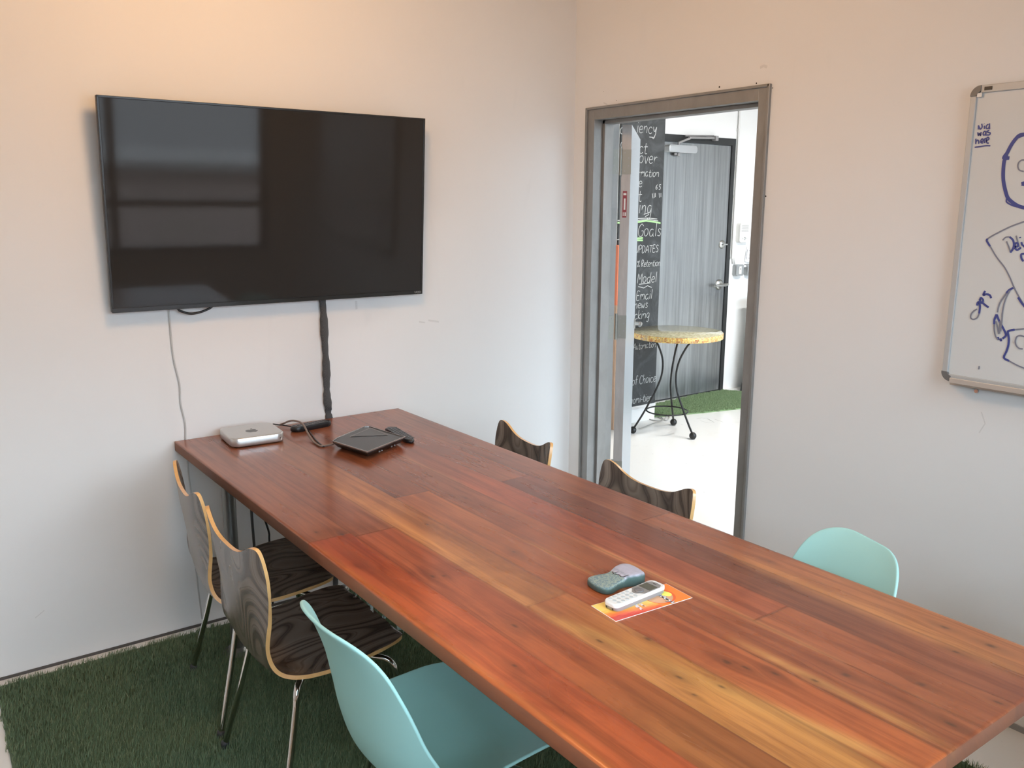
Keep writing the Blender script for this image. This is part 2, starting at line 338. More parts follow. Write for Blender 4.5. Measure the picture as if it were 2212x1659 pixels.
# door leaf, swung into the hall
TH=math.radians(133.0)
leaf=bpy.data.objects.new('door_2',None); COL.objects.link(leaf); leaf.location=(.168,-.150,0); leaf.rotation_euler=(0,0,TH-math.pi/2); leaf['kind']='structure'
# local frame: leaf runs along +X, its thickness towards -Y
MB().box(.003,.905,-.045,0,.012,2.005).build('leaf',[M['leaf_face'],M['leaf_metal']],parent=leaf,bevel=.001)
lf=[o for o in bpy.data.objects if o.name=='leaf'][0]
for p in lf.data.polygons:
    if abs(p.normal.x)>.9: p.material_index=1
for z in (.30,1.045,1.835):
    h=MB()
    h.box(.0005,.0028,-.046,-.004,z-.057,z+.057)
    h.tube([(-.004,.004,z-.062),(-.004,.004,z+.066)],.0065,12)
    hb=h.build('hinge',M['hinge'],parent=leaf)
    s=MB()
    for k,(yy,zz) in enumerate(((-.016,.042),(-.034,.018),(-.034,-.018),(-.016,-.042))):
        s.tube([(-.0002,yy,z+zz),(-.0009,yy,z+zz)],.0042,10)
    s.build('screw',M['grey_plastic'],parent=hb)
for z in (.30,1.045,1.835):
    h=MB().box(.107,.150,OY0-.0022,OY0,z-.057,z+.057)
    hb=h.build('hinge_plate',M['hinge'],parent=df)
    s=MB()
    for xx,zz in ((.138,.042),(.122,.018),(.122,-.018),(.138,-.042)): s.tube([(xx,OY0-.002,z+zz),(xx,OY0-.0028,z+zz)],.0042,10)
    s.build('screw',M['grey_plastic'],parent=hb)
b=MB(); b.box(.0015,.0028,-.031,-.011,1.575,1.700)
st=b.build('fire_label',simple('red_label',(.27,.035,.045),.5),parent=leaf,label='red metal fire rating label on the door edge')
b=MB(); b.box(.0009,.0014,-.025,-.017,1.612,1.665); b.box(.0009,.0014,-.028,-.023,1.582,1.600); b.box(.0009,.0014,-.020,-.018,1.582,1.600); b.box(.0009,.0014,-.016,-.014,1.582,1.600); b.box(.0009,.0014,-.028,-.014,1.680,1.690)
b.build('label_print',M['white_plastic'],parent=st)
b=MB(); b.tube([(.845,-.045,.955),(.845,-.052,.955)],.030,20); b.tube([(.845,-.05,.955),(.845,-.085,.955)],.011,12); b.tube([(.845,-.083,.955),(.80,-.085,.957),(.735,-.083,.955)],[.011,.010,.008],12)
b.build('door_handle',M['satin'],parent=leaf)
# ---------------------------------------------------------------- the hall beyond
YC,YD=1.3985,1.822
struct(MB().box(WT,2.052,YC,YC+.10,0,ZC),'wall_hall',M['wall2']); struct(MB().box(1.952,2.052,YC+.10,YD+.14,0,ZC),'wall_return',M['wall2'])
b=MB(); DX0,DX1,DZ=2.33,3.309,2.149
b.box(2.052,DX0-.04,YD,YD+.14,0,ZC); b.box(DX1+.042,7.2,YD,YD+.14,0,ZC); b.box(DX0-.04,DX1+.042,YD,YD+.14,DZ+.057,ZC)
struct(b,'wall_far',M['wall2'])
b=MB(); b.box(DX0-.045,DX0,YD-.006,YD+.12,0,DZ+.057); b.box(DX1,DX1+.044,YD-.006,YD+.12,0,DZ+.057); b.box(DX0,DX1,YD-.006,YD+.12,DZ,DZ+.057); b.box(DX0,DX1,YD,YD+.12,-.01,.008)
d3=struct(b,'door_3',M['dark_frame'])
MB().box(DX0+.004,DX1-.004,YD+.004,YD+.05,.012,DZ-.004).build('door_leaf',M['door_metal'],parent=d3)
b=MB(); b.lathe([(.001,0),(.035,0),(.035,.008),(.028,.014),(.001,.014)],n=24,M=Matrix.Translation((3.245,YD+.004,1.312))@Matrix.Rotation(math.pi/2,4,'X')); b.box(3.235,3.288,YD-.028,YD-.018,1.307,1.317); b.box(3.24,3.25,YD-.02,YD,1.307,1.317)
b.build('deadbolt',M['satin'],parent=d3)
b=MB(); b.lathe([(.001,0),(.046,0),(.046,.010),(.034,.018),(.001,.018)],n=24,M=Matrix.Translation((3.232,YD+.004,.962))@Matrix.Rotation(math.pi/2,4,'X')); b.tube([(3.232,YD,.962),(3.232,YD-.05,.962)],.013,12); b.tube([(3.29,YD-.052,.966),(3.25,YD-.055,.964),(3.19,YD-.054,.962),(3.13,YD-.050,.958)],[.012,.014,.012,.009],12)
b.build('door_handle',M['satin'],parent=d3)
b=MB(); b.prism(rrect(.335,.058,.024,6,2.655,2.092),0,.055,0,Matrix.Translation((0,YD+.004,0))@Matrix.Rotation(math.pi/2,4,'X')); b.box(2.49,2.60,YD-.057,YD-.05,2.070,2.114)
cl=b.build('door_closer',M['alu'],parent=d3,bevel=.003)
b=MB(); b.tube([(2.63,YD-.02,2.062),(2.63,YD-.02,2.035)],.014,12); b.tube([(2.595,YD-.02,2.062),(2.595,YD-.02,2.042)],.014,12)
b.tube([(2.62,YD-.03,2.12),(2.62,YD-.03,2.142)],.010,10); b.tube([(2.615,YD-.03,2.138),(2.72,YD-.06,2.178)],.009,8); b.tube([(2.71,YD-.06,2.182),(3.06,YD-.03,2.196)],.009,8); b.box(3.04,3.075,YD-.05,YD-.006,2.175,2.215); b.tube([(2.70,YD-.02,2.200),(3.05,YD-.02,2.215)],.006,8)
b.build('closer_arm',M['grey_plastic'],parent=cl)
struct(MB().box(7.2,7.32,-4.2,YD+.14,0,ZC),'wall_hall_right',M['wall2'])
# wide opening/window wall of the hall
HX0,HX1,HZ0,HZ1=.55,6.9,.35,2.8
b=MB(); b.box(WT,HX0,-3.62,-3.5,0,ZC); b.box(HX1,7.2,-3.62,-3.5,0,ZC); b.box(HX0,HX1,-3.62,-3.5,0,HZ0); b.box(HX0,HX1,-3.62,-3.5,HZ1,ZC)
struct(b,'wall_hall_front',M['wall2'])
b=MB()
for k in range(6): x=HX0+(HX1-HX0-.05)*k/5; b.box(x,x+.05,-3.60,-3.53,HZ0,HZ1)
for z in (HZ0,HZ1-.05,1.9): b.box(HX0,HX1,-3.595,-3.535,z,z+.05)
w2=struct(b,'window_2',M['dark_frame']); MB().box(HX0,HX1,-3.568,-3.562,HZ0,HZ1).build('pane',M['glass'],parent=w2)
# chalkboard
cb=thing('chalkboard','tall black chalkboard covered in white chalk notes beyond the open door','chalkboard',(1.82,YC-.003,.12))
t=NT('chalkboard_slate'); w=t.coord('Object'); n=t.noise(w,4,4,.65,1.5); n2=t.noise(w,1.6,2,.5); t.P(Base_Color=t.mix(t.ramp(n.outputs[0],[(.45,(0,0,0)),(.8,(1,1,1))]).outputs[0],(.022,.024,.025),(.085,.092,.095)),Roughness=.55)
Mi=Matrix.Translation((-1.82,-YC,-.12))
MB().box(1.600,2.037,YC-.012,YC,.135,2.75,0,Mi).build('board',t.m,parent=cb)
MB().box(1.598,2.039,YC-.018,YC,.113,.135,0,Mi).build('bottom_trim',M['alu'],parent=cb)
b=MB(); g=MB(); Yb=YC-.0125; chalk_m=simple('white_chalk',(.50,.51,.50),.9)
def chalk(txt,u,v,h,w_=.0042,mbx=None,slant=.12,gap=1.0):
    """txt starts at pixel (u,v) of the photo on the board; h = size of a small letter in metres"""
    p=at(u,v,'y',Yb); unit=h/4
    q=MB(); strokes(q,text_lines(txt,p,(gap,0,0),(0,0,1),unit,slant,.25),w_,(0,-1,0),.0004); q.build('chalk_word',chalk_m,parent=cb)
for a in (('iency',1374,286,.048),('ct',1379,331,.050),('over',1379,352,.052),('rmation',1377,381,.034),('e',1378,404,.042),('6 5',1415,409,.022),('t',1377,436,.050),('ing',1378,460,.058),
  ('Goals',1376,511,.055),('UPDATES',1371,546,.032),('% Retention',1375,577,.030),('Model',1375,612,.044),('Email',1373,648,.040),('news',1369,667,.036),('cking',1369,690,.038),('Automation',1367,756,.030),
  ('of Choice',1364,832,.040),('nomi-tier',1360,873,.036),
  ('oc',1338,289,.045),('o',1339,320,.042),('o',1338,441,.050),('F',1334,545,.050),('u',1333,577,.055),('F',1332,610,.050),('T',1332,645,.050),('D',1330,666,.050),('w',1329,725,.045),('R',1328,755,.050),('l',1330,809,.060),('11',1328,842,.045),('u',1325,882,.052)):
    chalk(*a,gap=.8 if len(a[0])>8 else .95)
for pts in ([(1402,296),(1412,297),(1416,288),(1414,280)],[(1390,463),(1399,460),(1401,463),(1393,468)],[(1378,619),(1390,622),(1398,617),(1407,621)],[(1408,418),(1410,428)],[(1412,417),(1413,427)],[(1415,417),(1415,426)],[(1423,417),(1424,427)],[(1427,417),(1427,426)],
    [(1376,472),(1400,471),(1419,473)],[(1377,476),(1400,474),(1421,477)],[(1333,476),(1346,476)],[(1332,518),(1342,516)],[(1380,614),(1404,611)]):
    q=MB(); strokes(q,[[at(u,v,'y',Yb) for u,v in pts]],.0050,(0,-1,0),.0004); q.build('chalk_stroke',chalk_m,parent=cb)
green_m=simple('green_chalk',(.36,.62,.28),.9)
for pts in ([(1374,480),(1395,477),(1412,479),(1426,482)],[(1373,515),(1388,514)],[(1373,519),(1388,519)],[(1333,481),(1343,482)]):
    q=MB(); strokes(q,[[at(u,v,'y',Yb) for u,v in pts]],.012,(0,-1,0),.0005); q.build('chalk_line',green_m,parent=cb,label='green chalk underline stroke')
for o in cb.children:
    if o.name.startswith('chalk_'): o.data.transform(Mi)
b=MB(); b.box(1.545,1.590,YC-.075,YC-.004,0,.93)
t=simple('raw_wood',(.42,.27,.18),.7); pl=b.build('wooden_post',t,label='narrow raw wooden post standing left of the chalkboard',cat='post')
MB().box(1.544,1.591,YC-.076,YC-.003,.93,1.36).build('painted_end',simple('orange_paint',(.62,.17,.08),.6),parent=pl,label='orange painted upper end')
# pipe, intercom, switches, card
b=MB(); b.tube([(3.372,YD-.014,1.185),(3.370,YD-.014,ZC)],.009,10)
for z in (1.19,1.72,2.28): b.box(3.355,3.387,YD-.008,YD,z-.012,z+.012)
b.tube([(3.385,YD-.012,1.185),(3.392,YD-.012,1.14)],.007,8); b.tube([(3.40,YD-.012,1.185),(3.418,YD-.012,1.14)],.007,8)
b.build('conduit_pipe',simple('white_conduit',(.70,.69,.67),.4,.2),label='thin vertical conduit pipe on the hall wall beside the steel door',cat='pipe')
ic=thing('intercom','white slotted intercom box on the hall wall above the light switches','intercom',(3.49,YD,1.41))
b=MB(); b.prism(rrect(.135,.165,.018,5),0,.045,0,Matrix.Rotation(math.pi/2,4,'X')); b.build('housing',M['white_plastic'],parent=ic,bevel=.004)
b=MB(); 
for k in range(6): b.box(-.045,.045,-.0462,-.0448,.012+k*.010,.015+k*.010)
b.build('speaker_slot',M['grey_plastic'],parent=ic)
b=MB(); b.lathe([(.001,0),(.012,0),(.012,.003),(.001,.003)],n=16,M=Matrix.Translation((0,-.045,-.050))@Matrix.Rotation(math.pi/2,4,'X')); b.box(-.032,-.024,-.0468,-.0448,-.055,-.045); b.box(.024,.032,-.0468,-.0448,-.055,-.045); b.build('call_button',M['alu'],parent=ic)
for k,(x,lab) in enumerate(((3.452,'light switch box nearer the steel door, with white rocker'),(3.605,'light switch box further from the steel door, partly behind the frame'))):
    s=thing('light_switch',lab,'light switch',(x,YD,1.083),group='metal light switch boxes on the hall wall')
    b=MB(); b.prism([(-.05,-.038),(-.038,-.05),(.038,-.05),(.05,-.038),(.05,.038),(.038,.05),(-.038,.05),(-.05,.038)],0,.045,0,Matrix.Rotation(math.pi/2,4,'X')); b.build('box',simple('zinc_box',(.36,.37,.37),.5,.4),parent=s,bevel=.003)
    MB().box(-.016,.016,-.050,-.044,-.034,.034).build('rocker',M['white_plastic'],parent=s)
    MB().box(-.004,.004,-.053,-.0495,.008,.014).build('indicator',M['black'],parent=s)
b=MB(); b.tube([(3.503,YD-.022,1.112),(3.554,YD-.022,1.112)],.010,10); b.build('conduit_link',simple('white_conduit2',(.78,.78,.77),.4),label='short white conduit joining the two light switch boxes',cat='pipe')
b=MB(); R=Matrix.Translation((3.62,YD-.008,1.145))@Matrix.Rotation(math.radians(8),4,'Y')
b.box(-.065,.075,-.0015,.0015,0,.135,0,R); cd=b.build('notice_card',simple('white_card',(.80,.80,.82),.5),label='small white printed card propped above the light switches',cat='card')
b=MB(); b.box(-.058,-.050,-.0022,-.0014,.02,.11,0,R); b.box(-.02,.06,-.0022,-.0014,.062,.068,0,R); b.box(-.03,.0,-.0022,-.0014,.10,.104,0,R); b.box(-.03,.02,-.0022,-.0014,.035,.039,0,R); b.build('print',M['grey_plastic'],parent=cd)
# tapered bin / cabinet
bn=thing('waste_bin','tall white tapered bin with black rim and base by hall wall','bin',(3.74,1.47,0))
def taper(b,s0,s1,z0,z1): 
    r0=[(p[0],p[1]) for p in rrect(s0,s0*.8,.03)]; r1=[(p[0],p[1]) for p in rrect(s1,s1*.8,.03)]
    b.loft([[Vector((x,y,z0)) for x,y in r0],[Vector((x,y,z1)) for x,y in r1]],0,False); return b
taper(MB(),.56,.52,.07,.80).build('body',M['white_plastic'],parent=bn); taper(MB(),.60,.585,0,.075).build('base',M['black'],parent=bn); taper(MB(),.545,.55,.80,.85).build('rim',M['black'],parent=bn)
# floor cord in the hall
P=[(1395,903),(1402,898),(1415,897),(1425,900),(1432,904),(1424,909),(1408,907),(1398,903),(1404,900),(1420,901),(1430,905),(1440,908),(1446,902),(1444,898),(1438,902),(1428,910),(1412,914),(1395,921),(1380,926)]
b=MB(); b.tube([Vector(p) for p in spline([at(u,v,'z',.004) for u,v in P],4)],.0035,6); b.build('loose_cable',simple('grey_cord',(.36,.35,.33),.6),label='thin grey cord looped on white floor beneath round table',cat='cord')
# scuff marks belong to the floor
b=MB()
for pts in ([(1505,905),(1515,903),(1530,905),(1543,913),(1530,914),(1512,909)],[(1528,905),(1538,910)],[(1544,906),(1562,912)],[(1471,917),(1475,918)],[(1518,1063),(1523,1064)],[(1517,985),(1521,985)],[(1582,918),(1584,918)],[(2190,1572),(2194,1571)]):
    strokes(b,[[at(u,v,'z',.0) for u,v in pts]],.006,(0,0,1),.0008)
t=NT('floor_scuff'); t.P(Base_Color=(.42,.41,.38),Roughness=.8,Alpha=.35)
b.build('floor_scuff',t.m,parent=bpy.data.objects['floor'])
struct(MB().box(0,WT,.12,YC+.1,0,ZC),'wall_hall_left',M['wall2'])
# ================================================================== TURF
def turf(name,poly,n,hgt,mat,label,mat_tint=1.0,base_z=.006,seed=3,lean=.35,w=.0016):
    r=np.random.default_rng(seed); P=np.array(poly); mn,mx=P.min(0),P.max(0)
    pts=r.uniform(mn-.012,mx+.012,(int(n*1.6),2))
    def inside(q):
        c=np.zeros(len(q),bool); j=len(P)-1
        for i in range(len(P)):
            a,b=P[i],P[j]; cond=((a[1]>q[:,1])!=(b[1]>q[:,1]))&(q[:,0]<(b[0]-a[0])*(q[:,1]-a[1])/(b[1]-a[1]+1e-12)+a[0]); c^=cond; j=i
        return c
    jit=.006*np.stack([np.sin(pts[:,1]*37)+np.sin(pts[:,1]*91+2),np.sin(pts[:,0]*41)+np.sin(pts[:,0]*83+1)],1)
    pts=pts[inside(pts+jit)][:n]; m=len(pts)
    ang=r.uniform(0,2*np.pi,m); h=hgt*r.uniform(.6,1.15,m); ld=r.normal(.6,1.1,m); L=lean*h*r.uniform(.3,1.5,m)
    dx,dy=np.cos(ang)*w/2,np.sin(ang)*w/2; lx,ly=np.cos(ld)*L,np.sin(ld)*L
    z0=np.full(m,base_z)
    v=np.empty((m,5,3)); 
    v[:,0]=np.stack([pts[:,0]-dx,pts[:,1]-dy,z0],1); v[:,1]=np.stack([pts[:,0]+dx,pts[:,1]+dy,z0],1)
    v[:,2]=np.stack([pts[:,0]+dx*.9+lx*.4,pts[:,1]+dy*.9+ly*.4,base_z+h*.6],1); v[:,3]=np.stack([pts[:,0]-dx*.9+lx*.4,pts[:,1]-dy*.9+ly*.4,base_z+h*.6],1)
    v[:,4]=np.stack([pts[:,0]+lx,pts[:,1]+ly,base_z+h*.95],1)
    k=len(P); me=bpy.data.meshes.new(name)
    base=np.array([(x,y,0) for x,y in poly]+[(x,y,base_z+.002) for x,y in poly],float)
    V=np.concatenate([v.reshape(-1,3),base]); me.vertices.add(len(V)); me.vertices.foreach_set('co',V.ravel())
    i0=np.arange(m)*5; q=np.stack([i0,i0+1,i0+2,i0+3],1); tr=np.stack([i0+3,i0+2,i0+4],1)
    loops=[q.ravel(),tr.ravel()]; starts=[np.arange(m)*4, 4*m+np.arange(m)*3]; tot=[np.full(m,4),np.full(m,3)]
    o=5*m; ex=[list(range(o+k,o+2*k))]+[[o+i,o+(i+1)%k,o+k+(i+1)%k,o+k+i] for i in range(k)]
    st=7*m
    for f in ex: loops.append(np.array(f)); starts.append(np.array([st])); tot.append(np.array([len(f)])); st+=len(f)
    loops=np.concatenate(loops); me.loops.add(len(loops)); me.loops.foreach_set('vertex_index',loops)
    starts=np.concatenate(starts); me.polygons.add(len(starts)); me.polygons.foreach_set('loop_start',starts)
    me.update(calc_edges=True)
    tint=np.repeat(r.uniform(0,1,m)**1.3,5); tint=np.concatenate([tint,np.zeros(2*k)])
    a=me.attributes.new('tint','FLOAT','POINT'); a.data.foreach_set('value',tint.astype(np.float32))
    me.materials.append(mat); me.validate()
    ob=bpy.data.objects.new(name,me); COL.objects.link(ob); ob['label']=label; ob['category']='rug'; ob['kind']='stuff'
    return ob
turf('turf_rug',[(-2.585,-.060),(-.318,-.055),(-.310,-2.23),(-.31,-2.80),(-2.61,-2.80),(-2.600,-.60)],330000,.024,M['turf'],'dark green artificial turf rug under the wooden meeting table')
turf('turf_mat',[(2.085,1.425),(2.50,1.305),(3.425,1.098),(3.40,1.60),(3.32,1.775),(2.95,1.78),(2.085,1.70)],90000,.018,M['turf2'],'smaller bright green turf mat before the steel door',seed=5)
# ================================================================== MEETING TABLE
TX0,TX1,TY0,TY1,TZ,TT=-1.926,-.986,-.012,-2.675,.762,.038
tb=thing('meeting_table','long reddish hardwood plank meeting table running out from the television wall','table',(-1.456,-1.34,0))
NP=8; PW=(TX1-TX0)/NP
A=srgb
# planks: list of (y where the board starts, colour), towards the camera
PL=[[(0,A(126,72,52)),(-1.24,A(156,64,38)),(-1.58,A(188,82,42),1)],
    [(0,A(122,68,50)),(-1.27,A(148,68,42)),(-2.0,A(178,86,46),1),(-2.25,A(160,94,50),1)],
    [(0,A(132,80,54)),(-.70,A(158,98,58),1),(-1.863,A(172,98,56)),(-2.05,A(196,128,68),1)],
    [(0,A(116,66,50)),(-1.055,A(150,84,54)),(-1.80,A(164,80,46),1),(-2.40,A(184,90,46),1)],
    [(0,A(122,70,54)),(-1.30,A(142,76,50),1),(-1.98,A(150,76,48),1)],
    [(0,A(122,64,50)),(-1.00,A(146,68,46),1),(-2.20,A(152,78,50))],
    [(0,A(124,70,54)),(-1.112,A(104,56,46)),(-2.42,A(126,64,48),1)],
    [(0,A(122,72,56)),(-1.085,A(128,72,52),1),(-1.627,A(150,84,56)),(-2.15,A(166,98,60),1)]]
KN=[(-1.36,-1.83,.6),(-1.763,-1.921,1),(-1.609,-1.303,.7),(-1.774,-1.608,1),(-1.577,-2.125,1),(-1.635,-2.264,.9),(-1.519,-2.279,1.2),(-1.506,-2.315,1),(-1.478,-2.361,.9),(-1.663,-2.074,1),(-1.656,-2.321,.6),(-1.595,-2.332,.8),(-1.375,-2.442,1),(-1.291,-2.543,.9),(-1.037,-2.453,1.1),(-1.039,-2.548,1.2),(-1.238,-2.655,1),(-1.372,-2.64,1),
    (-1.75,-1.62,.8),(-1.88,-1.18,.9),(-1.83,-1.235,.9),(-1.53,-1.60,.7),(-1.40,-1.18,.7),(-1.05,-2.02,.6),(-1.12,-2.52,.7),(-1.44,-2.42,.8),(-1.86,-2.05,.7),(-1.89,-1.45,.5),(-1.15,-1.75,.4)]
nx,ny=NP*22,540
xs=np.concatenate([np.linspace(TX0+PW*k+(.0004 if k else 0),TX0+PW*(k+1)-(.0004 if k<NP-1 else 0),22) for k in range(NP)]); ys=np.linspace(TY0,TY1,ny)
X,Y=np.meshgrid(xs,ys,indexing='ij'); nxx=len(xs)
pk=np.repeat(np.arange(NP),22)
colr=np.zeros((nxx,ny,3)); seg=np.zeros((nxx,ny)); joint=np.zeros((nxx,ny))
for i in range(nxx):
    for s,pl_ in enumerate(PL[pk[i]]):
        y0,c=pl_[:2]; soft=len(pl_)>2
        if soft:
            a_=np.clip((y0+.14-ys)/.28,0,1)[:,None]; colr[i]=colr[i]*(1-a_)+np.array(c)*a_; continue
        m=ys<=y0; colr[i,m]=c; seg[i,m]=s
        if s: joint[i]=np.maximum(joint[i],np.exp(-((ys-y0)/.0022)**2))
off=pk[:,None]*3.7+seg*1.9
warp=np.zeros_like(X); knot=np.zeros_like(X)
for kx,ky,ks in KN:
    dx,dy=X-kx,Y-ky; 
    wv=dx*1.1*ks*np.exp(-(dx/.020)**2-(dy/(.050*ks))**2)
    warp-=wv; e=(dx/(.0055*ks))**2+(dy/(.0115*ks))**2
    knot=np.maximum(knot,.85*np.exp(-e**1.5)); knot=np.maximum(knot,.34*np.exp(-((dx/(.012*ks))**2+(dy/(.05*ks))**2)))
# sapwood streaks along a few glue lines
def streak(x0,y0,y1,w,amt,col,drift=0):
    f=np.clip((Y-y1)/.12,0,1)*np.clip((y0-Y)/.12,0,1); xc=x0+drift*(Y-y0)
    a=(amt*f*np.exp(-((X-xc)/w)**2))[...,None]; return a
for x0,y0,y1,w,amt,c,dr in ((-1.675,-.8,-2.35,.016,.75,A(206,138,84),0),(-1.68,-1.9,-2.7,.018,.8,A(220,160,92),-.18),(-1.333,-.62,-1.1,.008,.6,A(176,118,84),0),(-1.338,-1.6,-2.45,.007,.75,A(206,134,86),0),(-1.335,-2.45,-2.7,.006,.5,A(190,110,70),0),(-1.106,-1.15,-1.75,.005,.6,A(190,122,88),0),(-1.095,-1.9,-2.7,.028,.55,A(196,128,74),0),(-1.437,-2.2,-2.7,.012,.9,A(214,146,86),0),(-1.458,-1.5,-2.0,.006,.6,A(200,132,80),0),(-1.92,-1.2,-2.7,.008,.6,A(206,116,58),0),(-1.60,-2.2,-2.7,.03,.5,A(205,140,72),0)):
    a=streak(x0,y0,y1,w,amt,c,dr); colr=colr*(1-a)+np.array(c)*a
# darker heartwood bands
for x0,y0,y1,w,amt,dr in ((-1.865,-1.25,-2.7,.011,.6,.01),(-1.885,-2.0,-2.7,.006,.5,0),(-1.745,-1.9,-2.7,.010,.35,0),(-1.40,-2.0,-2.68,.004,.5,.02),(-1.368,-2.1,-2.68,.003,.45,0),(-1.15,-1.3,-2.4,.02,.3,0)):
    a=streak(x0,y0,y1,w,amt,None,dr); colr=colr*(1-a*.55)
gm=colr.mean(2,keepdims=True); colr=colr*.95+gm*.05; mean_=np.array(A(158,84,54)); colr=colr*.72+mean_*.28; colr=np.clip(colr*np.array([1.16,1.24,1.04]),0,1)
gx=X+warp+off; gy=Y+off*2.3
glue=np.zeros(nxx); 
for k in range(1,NP): glue=np.maximum(glue,np.exp(-((xs-(TX0+PW*k))/.0009)**2))
knot=np.maximum(knot,.55*joint); knot=np.maximum(knot,.35*glue[:,None])
# top grid plus a rim of sides and a bottom
zt=np.full_like(X,TZ); r_=.003
V=[np.stack([X,Y,zt],-1).reshape(-1,3)]
idx=np.arange(nxx*ny).reshape(nxx,ny)
F=np.stack([idx[:-1,:-1],idx[:-1,1:],idx[1:,1:],idx[1:,:-1]],-1).reshape(-1,4)
bd=np.concatenate([idx[:,0],idx[-1,1:],idx[-2::-1,-1],idx[0,-2:0:-1]]); top=V[0]
rows=[bd]; cur=len(top); allv=[top]; att=[colr.reshape(-1,3)]; gat=[np.stack([gx,gy,0*gx],-1).reshape(-1,3)]; kat=[knot.reshape(-1)]
cx_,cy_=(TX0+TX1)/2,(TY0+TY1)/2
top_in=top.copy()
for dz,o in ((-.0015,.0022),(-.004,.003),(-TT+.003,.003),(-TT,.001)):
    p=top[bd].copy(); p[:,0]+=np.where(np.isclose(p[:,0],TX0),-o,np.where(np.isclose(p[:,0],TX1),o,0)); p[:,1]+=np.where(np.isclose(p[:,1],TY0),o*.5,np.where(np.isclose(p[:,1],TY1),-o,0)); p[:,2]=TZ+dz
    allv.append(p); rows.append(np.arange(cur,cur+len(bd))); cur+=len(bd)
    att.append(att[0][bd]*(.95 if dz<-.003 else 1)); g=gat[0][bd].copy(); g[:,0]+=dz*.9; g[:,1]+=dz*2; gat.append(g); kat.append(kat[0][bd]*(.6 if dz<-.003 else 1))
FF=[F]
for a,b_ in zip(rows[:-1],rows[1:]): FF.append(np.stack([a,np.roll(a,-1),np.roll(b_,-1),b_],-1))
V=np.concatenate(allv); F=np.concatenate(FF); me=bpy.data.meshes.new('tabletop')
V[:,0]-=-1.456; V[:,1]-=-1.34
me.vertices.add(len(V)); me.vertices.foreach_set('co',V.ravel()); nF=len(F); bot=rows[-1]
L=np.concatenate([F.ravel(),bot[::-1]]); me.loops.add(len(L)); me.loops.foreach_set('vertex_index',L)
me.polygons.add(nF+1); me.polygons.foreach_set('loop_start',np.concatenate([np.arange(nF)*4,[nF*4]])); me.update(calc_edges=True)
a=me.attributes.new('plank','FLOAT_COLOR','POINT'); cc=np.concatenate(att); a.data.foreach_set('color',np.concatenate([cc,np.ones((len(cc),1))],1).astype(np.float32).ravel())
a=me.attributes.new('grain','FLOAT_VECTOR','POINT'); a.data.foreach_set('vector',np.concatenate(gat).astype(np.float32).ravel())
a=me.attributes.new('knot','FLOAT','POINT'); a.data.foreach_set('value',np.concatenate(kat).astype(np.float32))
me.materials.append(M['table']); me.materials.append(M['table_side'])
mi=np.zeros(nF+1,np.int32); mi[len(FF[0])+2*len(bd):]=1; me.polygons.foreach_set('material_index',mi); me.validate()
import bmesh
bb=bmesh.new(); bb.from_mesh(me); bmesh.ops.recalc_face_normals(bb,faces=bb.faces); bb.to_mesh(me); bb.free()
to=bpy.data.objects.new('tabletop',me); COL.objects.link(to); to.parent=tb
for lx in (-.377,.377):
    for ly in (1.04,-1.04):
        b=MB(); b.lathe([(.0235,.012),(.0235,.705)],(lx,ly,0),20); b.lathe([(.001,.009),(.055,.009),(.055,.013),(.034,.016),(.034,.030),(.0235,.032),(.001,.032)],(lx,ly,0),20); b.lathe([(.001,.700),(.030,.700),(.032,.714),(.055,.717),(.055,.7238),(.001,.7238)],(lx,ly,0),20)
        b.build('leg',simple('steel_pipe',(.20,.20,.19),.42,.8),parent=tb)
for ly in (1.04,-1.04): MB().box(-.31,.31,ly-.02,ly+.02,.700,.7235).build('cross_brace',M['dark_frame'],parent=tb)
